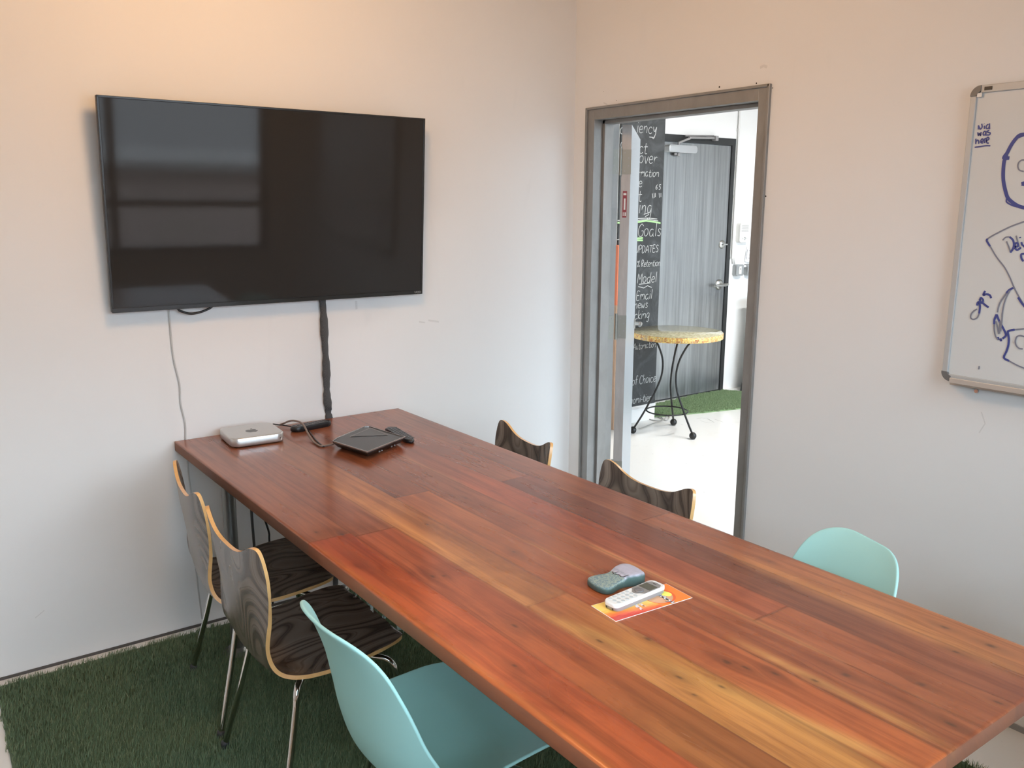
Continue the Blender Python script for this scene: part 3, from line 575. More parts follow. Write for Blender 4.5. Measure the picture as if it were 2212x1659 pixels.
# ================================================================== CHAIRS
def curve_eval(kn,s):
    n=len(kn)-1; x=min(max(s,0),1)*n; i=min(int(x),n-1); t=x-i
    p1=np.array(kn[i],float);p2=np.array(kn[i+1],float);p0=np.array(kn[i-1],float) if i>0 else 2*p1-p2; p3=np.array(kn[i+2],float) if i+2<=n else 2*p2-p1
    return .5*((2*p1)+(-p0+p2)*t+(2*p0-5*p1+4*p2-p3)*t*t+(-p0+3*p1-3*p2+p3)*t**3)
def shell(C,E,W,ex,front,top,th,nu,nv,mats,name,parent,roundrim=False):
    us=[math.sin(math.pi/2*(-1+2*i/nu)) for i in range(nu+1)]
    def pos(t,v):
        qa=max(0,(abs(t)-front[0])/(1-front[0])); qb=max(0,(abs(t)-top[0])/(1-top[0]))
        s0=front[1]*(1-math.sqrt(max(0,1-qa*qa))); s1=1-top[1]*(1-math.sqrt(max(0,1-qb*qb)))
        s=s0+(s1-s0)*v; c=curve_eval(C,s); e=curve_eval(E,s); w=float(curve_eval([(q,) for q in W],s)[0]); k=abs(t)**ex
        p=c+(e-c)*k; return Vector((p[0],t*w,p[1]))
    g=[[pos(t,j/nv) for j in range(nv+1)] for t in us]
    N=[[None]*(nv+1) for _ in us]
    for i in range(nu+1):
        for j in range(nv+1):
            t,v=us[i],j/nv; d=.004
            ta,tb_=max(-.992,t-d*3),min(.992,t+d*3); ta=min(ta,tb_-.01); va,vb=max(0,v-d),min(1,v+d)
            tt=min(max(t,-.985),.985)
            a=pos(tb_,v)-pos(ta,v); c=pos(tt,vb)-pos(tt,va); N[i][j]=a.cross(c).normalized()*(-1)
    # up side is where N points (seat: +z)
    mid=N[(nu)//2][max(1,nv//5)]
    if mid.z<0: N=[[-n for n in r] for r in N]
    idx=lambda i,j:i*(nv+1)+j
    n0=(nu+1)*(nv+1); vs=[g[i][j]+N[i][j]*th/2 for i in range(nu+1) for j in range(nv+1)]+[g[i][j]-N[i][j]*th/2 for i in range(nu+1) for j in range(nv+1)]
    mb=MB(); mb.v=[tuple(p) for p in vs]
    def F(f,mi,sm=True): mb.f.append(f); mb.m.append(mi); mb.sm.append(sm)
    for i in range(nu):
        for j in range(nv):
            F((idx(i,j),idx(i+1,j),idx(i+1,j+1),idx(i,j+1)),0); F((n0+idx(i,j),n0+idx(i,j+1),n0+idx(i+1,j+1),n0+idx(i+1,j)),0)
    loop=[(i,0) for i in range(nu)]+[(nu,j) for j in range(nv)]+[(i,nv) for i in range(nu,0,-1)]+[(0,j) for j in range(nv,0,-1)]
    m=len(loop); rings=[]
    steps=[1,-1] if not roundrim else [1,.7,0,-.7,-1]
    for q in steps:
        ring=[]
        for k,(i,j) in enumerate(loop):
            p=g[i][j]; n=N[i][j]
            if abs(q)==1: ring.append(mb.v[idx(i,j)+(0 if q==1 else n0)])
            else:
                a=g[loop[(k+1)%m][0]][loop[(k+1)%m][1]]-g[loop[k-1][0]][loop[k-1][1]]
                out=a.cross(n); 
                if out.length<1e-9: out=Vector((0,1,0))
                out.normalize()
                cen=g[nu//2][nv//2]; inner=g[min(max(i,1),nu-1)][min(max(j,1),nv-1)]
                if out.dot(p-inner)<0: out=-out
                ring.append(tuple(p+n*th/2*q+out*th/2*math.sqrt(1-q*q)))
        rings.append(ring)
    for r0,r1 in zip(rings[:-1],rings[1:]):
        o=len(mb.v); mb.v+=r0+r1
        for k in range(m): F((o+k,o+(k+1)%m,o+m+(k+1)%m,o+m+k),1 if not roundrim else 0)
    o=mb.build(name,mats,parent=parent,fixn=False)
    import bmesh as bm_
    b=bm_.new(); b.from_mesh(o.data); 
    if roundrim: bm_.ops.remove_doubles(b,verts=b.verts,dist=1e-5)
    bm_.ops.recalc_face_normals(b,faces=b.faces); b.to_mesh(o.data); b.free()
    return o
plyC=[(.1936,.4487),(.1628,.440),(.0728,.4254),(-.0212,.4062),(-.0907,.393),(-.1371,.3964),(-.1704,.4277),(-.1867,.4893),(-.1951,.5724),(-.2068,.6626),(-.2142,.7478)]
plyE=[(.2116,.4184),(.1993,.440),(.1158,.4336),(.0018,.4196),(-.1027,.4195),(-.1615,.4426),(-.1818,.501),(-.1762,.5962),(-.1815,.6908),(-.195,.7971),(-.2024,.870)]
plyW=[.1907,.2088,.2233,.2205,.2078,.1904,.177,.190,.2082,.2169,.2341]
telC=[(.2549,.3936),(.2466,.4236),(.1803,.4347),(.0543,.4181),(-.0514,.4029),(-.1168,.4086),(-.1599,.4393),(-.1803,.5031),(-.1913,.5751),(-.2091,.6641),(-.2402,.747),(-.2723,.797)]
telE=[(.2175,.4365),(.1992,.4553),(.1262,.4648),(.0379,.4623),(-.0309,.4583),(-.0686,.4663),(-.1031,.4974),(-.1272,.5394),(-.1454,.5783),(-.1712,.6519),(-.2071,.7363),(-.2416,.8085)]
telW=[.1826,.207,.2207,.225,.2281,.2294,.2273,.2226,.2117,.1942,.1737,.1625]
def legs(parent,spec,mat,r=.009):
    hub,bend,foot,zh=spec
    for sx,sy in ((1,1),(1,-1),(-1,1),(-1,-1)):
        bx,by=bend[0] if sx>0 else bend[1]; fx,fy=foot[0] if sx>0 else foot[1]
        p=[(hub[0]*sx,hub[1]*sy,zh),(bx*.75,by*.78*sy,zh),(bx*.93,by*.94*sy,zh-.006),(bx*1.02,by*1.01*sy,zh-.024),(bx*1.06+.0*sx,by*1.03*sy,zh-.055),(bx*1.06+(fx-bx*1.06)*.35,by*1.03*sy+(fy-by*1.03)*.35*sy,zh-.17),(fx,fy*sy,.020)]
        P=[Vector(q) for q in spline(p[:5],5)]+[Vector(p[5]),Vector(p[6])]
        l=MB().tube(P,r,14).build('leg',mat,parent=parent)
        MB().lathe([(.001,.009),(.012,.009),(.0125,.024),(r+.0005,.032),(.001,.032)],(fx,fy*sy,0),14).build('glide',M['black_rubber'],parent=l)
def ply_chair(label,loc,deg,group='wood veneer chairs around the meeting table'):
    c=thing('veneer_chair',label,'chair',loc,math.radians(deg),group)
    o=shell(plyC,plyE,plyW,2.894,(.45,.17),(.60,.19),.0105,44,76,[M['veneer'],M['ply']],'seat_shell',c)
    legs(c,((.05,.04),((.165,.188),(-.110,.175)),((.215,.228),(-.19,.228)),.380),M['chrome'])
    b=MB(); b.prism(rrect(.16,.13,.02),.372,.396,0); b.build('mounting_plate',M['dark_frame'],parent=c)
    return c
def copy_tree(o,parent=None):
    c=o.copy(); COL.objects.link(c); c.parent=parent
    for ch in list(o.children): copy_tree(ch,c)
    return c
def place(o,label,loc,deg): o['label']=label; o.location=loc; o.rotation_euler=(0,0,math.radians(deg))
c0=ply_chair('dark wood veneer chair on left side, nearest the television wall',(-1.8436,-.5886,0),-6.4)
c=copy_tree(c0); place(c,'dark wood veneer chair on left side, just behind the turquoise shell chair',(-1.8754,-1.0819,0),-.25)
c=copy_tree(c0); place(c,'dark wood veneer chair on far side of table against the white wall corner',(-1.0413,-.7090,0),171.4)
c=copy_tree(c0); place(c,'dark wood veneer chair on far side of table in front of open doorway',(-1.0519,-1.3902,0),178.8)
def teal_chair(label,loc,deg):
    c=thing('shell_chair',label,'chair',loc,math.radians(deg),'turquoise plastic shell chairs at the table')
    shell(telC,telE,telW,2.507,(.30,.12),(.30,.12),.0075,44,80,[M['teal']],'seat_shell',c,True)
    legs(c,((.05,.04),((.150,.160),(-.080,.150)),((.215,.215),(-.150,.205)),.378),M['chrome'],.0075)
    for sx in (.11,-.10):
        b=MB(); b.tube([(sx,-.15,.382),(sx,0,.378),(sx,.15,.382)],.006,8)
        for sy in (-.12,.12): b.lathe([(.001,0),(.017,0),(.019,.024),(.001,.024)],(sx,sy,.380),12)
        b.build('seat_bracket',M['black_rubber'],parent=c)
    return c
t0=teal_chair('turquoise shell chair in the left foreground, seen from behind',(-1.8489,-1.7243,0),0)
c=copy_tree(t0); place(c,'turquoise shell chair on far side of table against the grey-white wall',(-1.0577,-2.0456,0),160.7)
# ================================================================== ROUND TABLE IN THE HALL
ft=[at(1367.2,928.6,'z',.026),at(1454.9,911.7,'z',.026),at(1496.6,941.3,'z',.026)]
rc=(ft[0]+ft[1]+ft[2])/3; rc.z=0
rt=thing('round_table','small round mosaic-top table on three curved black iron legs in the hall','table',rc)
off_=Vector((.806,-.591,0))*.048
t=NT('mosaic_tiles'); w=t.coord('Object'); vo=t.n('ShaderNodeTexVoronoi',{'Vector':w,'Scale':105,'Randomness':.35}); 
cr=t.ramp(t.n('ShaderNodeSeparateColor',{'Color':vo.outputs['Color']}).outputs[0],[(0,(.42,.15,.04)),(.25,(.62,.30,.07)),(.6,(.74,.50,.13)),(.85,(.85,.68,.22)),(1,(.35,.08,.03))]); 
ed=t.n('ShaderNodeTexVoronoi',{'Vector':w,'Scale':105,'Randomness':.35},feature='DISTANCE_TO_EDGE'); 
t.P(Base_Color=t.mix(t.ramp(ed.outputs['Distance'],[(.02,(1,1,1)),(.06,(0,0,0))]).outputs[0],cr.outputs[0],(.45,.38,.25)),Roughness=.25); edge_m=t.m
t=NT('mosaic_top'); w=t.coord('Object'); gr=t.n('ShaderNodeVectorMath',{0:w},operation='LENGTH'); vo=t.n('ShaderNodeTexVoronoi',{'Vector':w,'Scale':75,'Randomness':.6})
rg=t.math('FRACT',t.math('MULTIPLY',gr.outputs['Value'],42)); nz=t.noise(w,30,3,.6)
cr=t.mix(t.n('ShaderNodeSeparateColor',{'Color':vo.outputs['Color']}).outputs[0],(.27,.25,.15),(.50,.47,.33)); cr=t.mix(t.math('MULTIPLY',rg,.25),cr,(.40,.34,.18))
t.P(Base_Color=cr,Roughness=.10); t.b.inputs['Specular IOR Level'].default_value=.8; t.bump(nz.outputs[0],.10,.002); top_m=t.m
R0=.327
b=MB(); b.lathe([(.001,0),(R0,0),(R0+.001,.002),(R0+.001,.036),(R0,.038)],n=64); b.build('table_edge',edge_m,parent=rt).location=off_+Vector((0,0,.712))
b=MB(); b.lathe([(.001,.0372),(R0-.001,.0372),(R0-.002,.040),(.001,.040)],n=64); b.build('tabletop',top_m,parent=rt).location=off_+Vector((0,0,.712))
for k,f in enumerate(ft):
    d=Vector((f.x-rc.x,f.y-rc.y,0)); rf=d.length; d.normalize(); 
    tp=off_*.8
    prof=[(rf,.030),(rf*.80,.11),(rf*.60,.20),(rf*.36,.32),(rf*.24,.43),(rf*.27,.54),(rf*.44,.64),(rf*.62,.704)]
    P=[d*r+Vector((0,0,z))+tp*max(0,(z-.35)/.36) for r,z in prof]
    l=MB().tube([Vector(p) for p in spline(P,5)],.0072,10).build('leg',M['iron'],parent=rt)
    MB().ball((d.x*rf,d.y*rf,.026),.026).build('ball_foot',M['iron'],parent=l)
b=MB(); P=[Vector((.150*math.cos(a),.150*math.sin(a),.165)) for a in [2*math.pi*k/40 for k in range(41)]]; b.tube(P,.0055,8); b.build('stretcher_ring',M['iron'],parent=rt)
# ================================================================== TELEVISION
pb=[at(242,676,'y',-.045),at(912,635,'y',-.045)]; pt=[at(207,203,'y',-.092),at(918,257,'y',-.092)]
tw=((pb[1].x-pb[0].x)+(pt[1].x-pt[0].x))/2; tcx=(pb[0].x+pb[1].x+pt[0].x+pt[1].x)/4; zb=(pb[0].z+pb[1].z)/2; ztp=(pt[0].z+pt[1].z)/2
tilt=math.atan2(.047,ztp-zb); thh=math.hypot(.047,ztp-zb)
tv=thing('television','large black flat-screen television tilted on the left wall','television',(tcx,-.045,zb)); tv.rotation_euler=(tilt,0,0)
b=MB(); b.box(-tw/2,tw/2,.0,.022,0,thh); b.box(-tw/2+.20,tw/2-.20,.022,.030,.05,thh-.25); b.build('housing',M['black'],parent=tv,bevel=.003)
b=MB(); b.box(-tw/2+.008,tw/2-.008,-.0012,.0002,.017,thh-.008); b.build('screen',M['black_gloss'],parent=tv)
b=MB(); b.box(-tw/2,tw/2,-.0028,.0,.0,.016); b.box(-tw/2,-tw/2+.0075,-.0028,0,.016,thh); b.box(tw/2-.0075,tw/2,-.0028,0,.016,thh); b.box(-tw/2,tw/2,-.0028,0,thh-.0075,thh); b.build('bezel',simple('bezel',(.016,.016,.015),.22),parent=tv,bevel=.001)
b=MB(); u=.0024
strokes(b,[[(tw/2-.040+x*.001,-.003,.0035+z*.001) for x,z in L] for L in ([(0,9),(4,0),(8,9)],[(10,9),(10,1)],[(12,9),(19,9),(12,1),(19,1)],[(21,9),(21,1)],[(25,9),(23,6),(24,2),(28,1),(31,4),(30,8),(25,9)])],.0014,(0,-1,0),.0002)
b.build('maker_name',simple('silver_print',(.35,.35,.34),.4),parent=tv)
b=MB(); b.box(-.18,.18,.030,.038,.18,.50); b.box(-.20,-.16,.030,.050,.15,.42); b.box(.16,.20,.030,.050,.15,.42); b.build('wall_bracket',M['dark_frame'],parent=tv)
# ---------------------------------------------------------------- cables
def cord(pts,r,mat,name,label,cat='cable',n=8,k=5,par=None):
    b=MB(); b.tube([Vector(p) for p in spline(pts,k)],r,n); return b.build(name,mat,label=label,cat=cat) if par is None else b.build(name,mat,parent=par)
W_=[(363,640),(365,670),(369,720),(375,775),(388,830),(390,870),(400,915),(401,950),(404,985),(408,1030),(412,1060),(415,1120)]
pts=[at(u,v,'y',-.0065) for u,v in W_]; pts+= [Vector((pts[-1].x,-.0065,.25)),Vector((pts[-1].x+.01,-.0065,.03))]
cord(pts,.0030,simple('white_cord',(.50,.50,.49),.45),'wall_cable','thin pale cable hanging down left wall from television past table corner')
pts=[at(u,v,'y',-.028) for u,v in ((380,650),(385,668),(396,674),(412,677.5),(430,675),(447,669),(458,662),(466,648))]
cord(pts,.0042,M['black'],'cable_loop','short black cable loop drooping below the television bottom edge')
b=MB(); P=[at(u,v,'y',-.016) for u,v in ((694,636),(697,650),(700,690),(702,740),(705,790),(706,830),(707,860),(711,890),(713,905))]; P+=[Vector((P[-1].x+.004,-.012,.70)),Vector((P[-1].x+.01,-.012,.35)),Vector((P[-1].x,-.012,.02))]
P=[Vector(p) for p in spline(P,6)]; rr=[.0150+.0022*math.sin(i*.55)+.0010*math.sin(i*1.7) for i in range(len(P))]
b.tube(P,rr,14)
for v in b.v[:0]: pass
b.v=[(x,-.0145+(y+.016)*.75,z) if z>.80 else (x,-.006+(y+.012)*.28,z) for x,y,z in b.v]
t=NT('braided_sleeve'); w=t.coord('Object',(1,1,1)); wv=t.n('ShaderNodeTexWave',{'Vector':w,'Scale':110,'Distortion':3}); wv.bands_direction='DIAGONAL'; t.P(Base_Color=t.mix(wv.outputs[0],(.040,.040,.040),(.085,.085,.085)),Roughness=.75); t.bump(wv.outputs[0],.2,.001)
b.build('cable_sleeve',t.m,label='thick dark grey braided cable sleeve running from television down behind table',cat='cable')
cord([Vector((-1.652,-.012,.70)),at(543,1100,'y',-.012),at(548,1165,'y',-.012),Vector((-1.65,-.012,.15)),Vector((-1.64,-.012,.05))],.0055,simple('grey_cord2',(.05,.05,.05),.5),'floor_cable','dark grey cable hanging below the table against the wall')
cord([Vector((-1.66,-.05,.715)),at(560,1105,'y',-.06)+Vector((-.0,0,.06)),at(572,1122,'y',-.05),at(581,1150,'y',-.05),at(582,1170,'y',-.05),Vector((-1.60,-.05,.14)),Vector((-1.60,-.04,.03))],.0042,M['black'],'floor_cable','thin black curved cable below the table near the chair seat')
# ================================================================== WHITEBOARD
BX=-.020; by0,by1,bz0,bz1=-1.878,-3.098,1.082,1.984
wb=thing('whiteboard','large aluminium framed whiteboard with blue marker drawings on the right wall','whiteboard',(0,-2.488,1.53)); Mi=Matrix.Translation((0,2.488,-1.53))
MB().box(BX,-.004,by1+.01,by0-.01,bz0+.01,bz1-.01,0,Mi).build('panel',simple('whiteboard_enamel',(.66,.67,.66),.20),parent=wb)
b=MB(); fw=.018
b.box(-.027,-.002,by0-fw,by0,bz0+.02,bz1-.029,0,Mi); b.box(-.027,-.002,by1,by1+fw,bz0+.02,bz1-.029,0,Mi); b.box(-.027,-.002,by1+.029,by0-.029,bz1-.022,bz1,0,Mi); b.box(-.027,-.002,by1+.02,by0-.02,bz0,bz0+.022,0,Mi)
b.build('frame',simple('matt_aluminium',(.50,.50,.49),.55,.25),parent=wb,bevel=.002)
b=MB(); b.box(-.062,-.026,by1+.03,by0-.045,bz0+.004,bz0+.010,0,Mi); b.box(-.064,-.060,by1+.03,by0-.045,bz0+.002,bz0+.018,0,Mi); b.box(-.030,-.002,by1+.03,by0-.03,bz0-.010,bz0+.006,0,Mi)
b.build('marker_tray',simple('tray_aluminium',(.62,.56,.50),.4,.5),parent=wb,bevel=.001)
for (yy,zz,s1,s2) in ((by0,bz1,-1,-1),(by0,bz0,-1,1),(by1,bz1,1,-1),(by1,bz0,1,1)):
    arc=[(0,0)]; R_=.030; 
    poly=[(yy+s1*(R_-R_*math.cos(a)),zz+s2*(R_-R_*math.sin(a))) for a in [math.pi/2*k/6 for k in range(7)]]+[(yy+s1*.030,zz+s2*.016),(yy+s1*.016,zz+s2*.030)]
    poly=poly[:7]+[(yy+s1*R_,zz+s2*.017),(yy+s1*.022,zz+s2*.022),(yy+s1*.017,zz+s2*R_)]
    b=MB(); b.prism([(p[1],p[0]) for p in poly],.001,.030,0,Mi@Matrix(((0,0,-1,0),(0,1,0,0),(1,0,0,0),(0,0,0,1)))); b.build('corner_cap',simple('grey_corner',(.16,.155,.15),.4),parent=wb)
b=MB(); b.box(-.029,-.026,by0-.062,by0-.040,bz1-.016,bz1-.006,0,Mi); b.build('hanger_clip',M['dark_frame'],parent=wb)
b=MB(); b.box(-.0285,-.026,by0-.034,by0-.020,bz1-.034,bz1-.022,0,Mi); b.build('white_sticker',M['white_plastic'],parent=wb)
b=MB(); b.tube([Mi@Vector((-.002,by0-.105,bz0-.022)),Mi@Vector((-.009,by0-.105,bz0-.022))],.006,12); b.build('mounting_screw',M['chrome'],parent=wb)
blue=('marker_drawing',simple('blue_marker',(.05,.065,.26),.5)); faint=('faded_marker_line',simple('faded_marker',(.21,.215,.27),.5))
inkn=[0]
def ink(mb,o,s,lists,w):
    for qi,L in enumerate(lists):
        mb_=MB(); inkn[0]+=1
        pts=[at(o[0]+x/s,o[1]+y/s,'x',BX) for x,y in L]
        if len(pts)>2: pts=[Vector(p) for p in spline(pts,4)]
        strokes(mb_,[[Mi@p for p in pts]],w,(-1,0,0),.0005+.00003*(inkn[0]%67)); mb_.build(mb[0],mb[1],parent=wb)
oA,sA=(2050,240),7.541; oB,sB=(2062,450),8.295; oC,sC=(2072,600),8.295
ink(blue,oA,sA,[[(478,300),(480,232)],[(480,232),(512,300)],[(512,300),(540,262),(534,205)],[(578,290),(578,238)],[(572,206),(576,212)],[(642,212),(612,240),(610,280),(642,282),(660,240)],[(660,200),(663,296)],
  [(470,345),(480,400),(498,362),(515,400),(524,340)],[(592,322),(562,348),(562,388),(590,382),(602,336)],[(604,322),(604,402)],[(658,312),(626,328),(640,348),(674,356),(660,386),(618,388)],
  [(440,450),(438,538)],[(440,505),(465,472),(486,490),(486,534)],[(524,498),(562,484),(546,452),(520,478),(524,514),(560,520)],[(582,522),(580,460),(612,440)],[(606,492),(654,452),(632,426),(608,470),(622,518),(652,522)],
  [(420,590),(500,580),(600,564),(676,566)]],.0040)
ink(blue,oA,sA,[[(1300,372),(1222,380),(1150,395),(1090,450),(1030,530),(980,620),(950,680),(905,740),(892,780)],[(890,778),(935,768),(985,765)],[(930,740),(905,800),(890,900),(884,1050),(895,1180),(930,1330),(965,1420),(1040,1490),(1130,1545),(1222,1572),(1320,1580)],[(1205,1150),(1215,1190),(1208,1220)]],.0105)
ink(blue,oA,sA,[[(1222,400),(1160,420),(1100,450),(1045,520)],[(975,600),(955,690),(945,750),(905,770)],[(940,1430),(942,1480),(1020,1530),(1120,1560),(1222,1576)],[(1060,470),(990,600),(960,680)],[(880,980),(882,1100),(905,1220)]],.0045)
ink(faint,oA,sA,[[(1290,830),(1222,796),(1170,808),(1132,850),(1125,910),(1152,962),(1222,985)]],.004)
ink(faint,oB,sB,[[(1330,210),(1244,240),(1000,330),(700,480),(590,550)],[(640,680),(760,880),(900,1060),(1000,1250),(1070,1420),(1190,1640),(1300,1800)],[(935,590),(975,690),(1005,790)],[(865,572),(920,520),(990,512)],[(1105,490),(1160,690)]],.0042)
ink(blue,oB,sB,[[(595,548),(580,580),(640,680)],[(990,512),(1050,570),(1066,650),(1050,720),(1003,792)],[(1085,690),(1140,676),(1130,622),(1085,640),(1088,712),(1130,745),(1192,700)],[(1176,514),(1180,532)],[(1200,605),(1215,650),(1260,690)],[(1290,812),(1200,822),(1204,900),(1240,948)]],.0058)
ink(blue,oC,sC,[[(470,235),(435,308),(490,294),(550,310),(578,365)],[(372,380),(400,362),(432,400),(412,450),(382,425),(372,380)],[(400,430),(460,480),(532,532)],[(325,497),(335,448),(360,438),(376,520),(362,640)],
  [(975,180),(900,220),(850,275)],[(675,655),(636,750),(630,830)],[(675,655),(720,770),(780,880),(830,980),(836,1040),(780,1090)],[(700,1060),(706,1116)],[(745,1085),(756,1136)],[(1060,350),(1110,430),(1161,495),(1230,580)],
  [(1000,930),(900,948),(876,975),(892,1080),(886,1200),(855,1310),(805,1430),(900,1490)]],.0062)
ink(faint,oC,sC,[[(362,640),(325,716),(262,745),(215,722),(216,660),(262,598),(325,560)],[(850,275),(750,420),(708,520),(690,620)],[(910,225),(840,370),(800,500),(775,650),(765,800),(742,960)],[(665,780),(690,900),(712,1010)],[(630,830),(632,930),(655,1040),(700,1110)],[(740,780),(725,900),(730,1000)],
  [(1250,905),(1161,915),(1000,930)],[(900,1490),(1050,1570),(1161,1615),(1260,1650)],[(1230,1080),(1161,1048),(1090,1035),(1036,1060),(1010,1130),(1025,1210),(1080,1265),(1145,1275)],[(365,1580),(355,1640)]],.0042)
# ================================================================== THINGS ON THE TABLE
def T(x,y,z=TZ,rz=0): return Matrix.Translation((x,y,z))@Matrix.Rotation(math.radians(rz),4,'Z')
mc=thing('mini_computer','small square silver desktop computer with dark apple emblem on the table','computer',(-1.686,-.153,TZ),math.radians(-4))
b=MB(); S_=.197
rings=[]
for s,z,r in ((.183,.0025,.030),(.193,.0045,.031),(.197,.009,.032),(.197,.0335,.032),(.195,.0352,.031),(.190,.0360,.029)):
    rings.append([Vector((x,y,z)) for x,y in rrect(s,s,r,8)])
b.loft(rings,0,True); b.build('case',simple('silver_case',(.60,.59,.57),.30,.75),parent=mc)
MB().lathe([(.001,.0),(.078,.0),(.080,.003),(.001,.003)],n=32).build('base_foot',M['black'],parent=mc)
ap=[(0,.30),(.20,.42),(.46,.40),(.64,.22),(.52,.10),(.50,-.12),(.62,-.30),(.72,-.36),(.60,-.62),(.42,-.86),(.24,-.90),(.06,-.82),(-.14,-.84),(-.32,-.90),(-.52,-.76),(-.70,-.46),(-.74,-.10),(-.66,.20),(-.46,.40),(-.22,.42)]
ap=[tuple(p) for p in spline(ap,3,True)]; lf_=[(.02,.52),(.04,.74),(.26,.92),(.30,.70),(.16,.54)]
b=MB(); k=.030
b.prism([(x*k,y*k) for x,y in ap],.0359,.0364); b.prism([(x*k,y*k) for x,y in lf_],.0359,.0364); b.build('emblem',M['alu_dark'],parent=mc,label='dark grey bitten apple emblem')
b=MB(); b.tube([(.079,-.0984,.018),(.079,-.0988,.018)],.0022,10); b.build('sensor_dot',M['black'],parent=mc)
# cords of the computer
cord([at(u,v,'z',z) for u,v,z in ((606,917,.775),(613,914.5,.785),(625,909.5,.80),(637,909,.805),(650,913,.803),(658,922,.795),(665,936,.78),(672,948,.770),(681,957,.7665),(692,963,.7665),(705,962,.7665),(722,958,.772))],.0038,simple('taupe_cord',(.22,.17,.145),.5),'power_cord','taupe cord arching over the remote between computer and black box','cable')
cord([at(u,v,'z',z) for u,v,z in ((590,916,.775),(600,917.5,.775),(615,919,.771),(632,922,.770),(650,924.5,.769),(664,929,.7665),(672,937,.7655),(680,948,.7655),(690,958,.7655),(700,965,.7655))],.0026,M['black'],'power_cord','thin black cord from the back of the silver computer','cable')
def remote(name,label,loc,rz,L,w0,w1,h,keys):
    r=thing(name,label,'remote control',loc,math.radians(rz)); b=MB(); rings=[]
    n=13
    def out(sc,z):
        pts=[]
        for k in range(n): 
            t=-1+2*k/(n-1); x=t*L/2*sc; w=(w0+(w1-w0)*(t+1)/2)/2*sc*min(1,(1-abs(t)**6)**.5+.25); pts.append((x,w,z))
        return [Vector(p) for p in pts]+[Vector((x,-y,z)) for x,y,z in reversed(pts)]
    b.loft([out(.90,0),out(1,.25*h),out(1,.75*h),out(.94,h)],0,True); b.build('casing',M['black'],parent=r)
    b=MB(); 
    for i in range(keys[0]):
        for j in range(keys[1]):
            x=-L*.38+L*.74*i/(keys[0]-1); y=(j-(keys[1]-1)/2)*w0*.26; b.box(x-.004,x+.004,y-.0036,y+.0036,h-.0008,h+.0013)
    b.build('key',simple('remote_keys',(.10,.10,.105),.35),parent=r,bevel=.0006)
    return r
remote('remote_control','black remote control lying beside the silver computer under the cords',(-1.437,-.125,TZ),7,.175,.050,.044,.021,(9,3))
remote('remote_control','black tapered remote control tucked behind the flat black box',(-1.213,-.440,TZ),-97,.235,.048,.032,.015,(11,4))
bx=thing('media_box','flat black five-sided media box with silver rim and triangle outline','electronic device',(-1.37,-.49,TZ))
def wp(pts): return [(x+1.37,y+.49) for x,y in pts]
Q=wp([(-1.498,-.455),(-1.460,-.655),(-1.252,-.552),(-1.262,-.525),(-1.290,-.335),(-1.306,-.328),(-1.462,-.420)])
def inset(P,s): cx=sum(p[0] for p in P)/len(P); cy=sum(p[1] for p in P)/len(P); return [(cx+(x-cx)*s,cy+(y-cy)*s) for x,y in P]
b=MB(); b.loft([[Vector((x,y,0)) for x,y in inset(Q,.74)],[Vector((x,y,.006)) for x,y in inset(Q,.84)],[Vector((x,y,.024)) for x,y in inset(Q,.985)],[Vector((x,y,.030)) for x,y in inset(Q,.985)]],0,False)
b.build('case',simple('satin_black',(.014,.013,.013),.28),parent=bx)
b=MB(); b.loft([[Vector((x,y,.0285)) for x,y in Q],[Vector((x,y,.0325)) for x,y in Q],[Vector((x,y,.0325)) for x,y in inset(Q,.972)],[Vector((x,y,.0300)) for x,y in inset(Q,.972)]],0,False,False)
b.build('rim',simple('silver_rim',(.42,.39,.37),.25,.9),parent=bx)
Tr=wp([(-1.418,-.432),(-1.297,-.360),(-1.291,-.494)])
b=MB(); b.prism(inset(Tr,.95),.0302,.0312); b.build('top_triangle',simple('charcoal',(.035,.034,.034),.3),parent=bx)
b=MB(); ti=inset(Tr,.93); n_=3
for i in range(3):
    a,c2=Tr[i],Tr[(i+1)%3]; d,e=ti[i],ti[(i+1)%3]; b.add([(*a,.0316),(*c2,.0316),(*e,.0316),(*d,.0316)],[(0,1,2,3)])
b.build('triangle_outline',simple('silver_line',(.33,.30,.28),.35,.4),parent=bx)
b=MB(); 
for q in (.3,.36,.62,.70): 
    x0,y0=Q[1]; x1,y1=Q[2]; x,y=x0+(x1-x0)*q,y0+(y1-y0)*q; b.box(x-.003,x+.003,y-.0005,y+.004,.013,.018)
b.build('port',simple('port_metal',(.30,.30,.30),.3,.8),parent=bx)
# ---- ceramic block
t=NT('glazed_stone'); tc=t.n('ShaderNodeTexCoord'); sx=t.n('ShaderNodeSeparateXYZ',{'Vector':tc.outputs['Object']}); nz=t.noise(tc.outputs['Object'],90,3,.6); nb=t.noise(tc.outputs['Object'],260,2,.6)
xx=t.math('ADD',sx.outputs[0],t.math('MULTIPLY',t.math('SUBTRACT',nz.outputs[0],.5),.012)); thx=t.math('MULTIPLY',t.ramp(sx.outputs[0],[(.002,(0,0,0)),(.014,(1,1,1))]).outputs[0],.0135); topf=t.ramp(t.math('ADD',t.math('SUBTRACT',sx.outputs[2],thx),t.math('MULTIPLY',t.math('SUBTRACT',nz.outputs[0],.5),.006)),[(.0185,(0,0,0)),(.0215,(1,1,1))])
sp=t.ramp(nb.outputs[0],[(.45,(.29,.34,.28)),(.56,(.13,.20,.23))]); lav=t.mix(nz.outputs[0],(.34,.32,.36),(.48,.46,.54))
topc=t.mix(t.ramp(xx,[(.004,(0,0,0)),(.008,(1,1,1))]).outputs[0],sp,lav); side=t.mix(nz.outputs[0],(.045,.09,.08),(.085,.135,.12))
t.P(Base_Color=t.mix(topf,side,topc),Roughness=.5); M['stone']=t.m
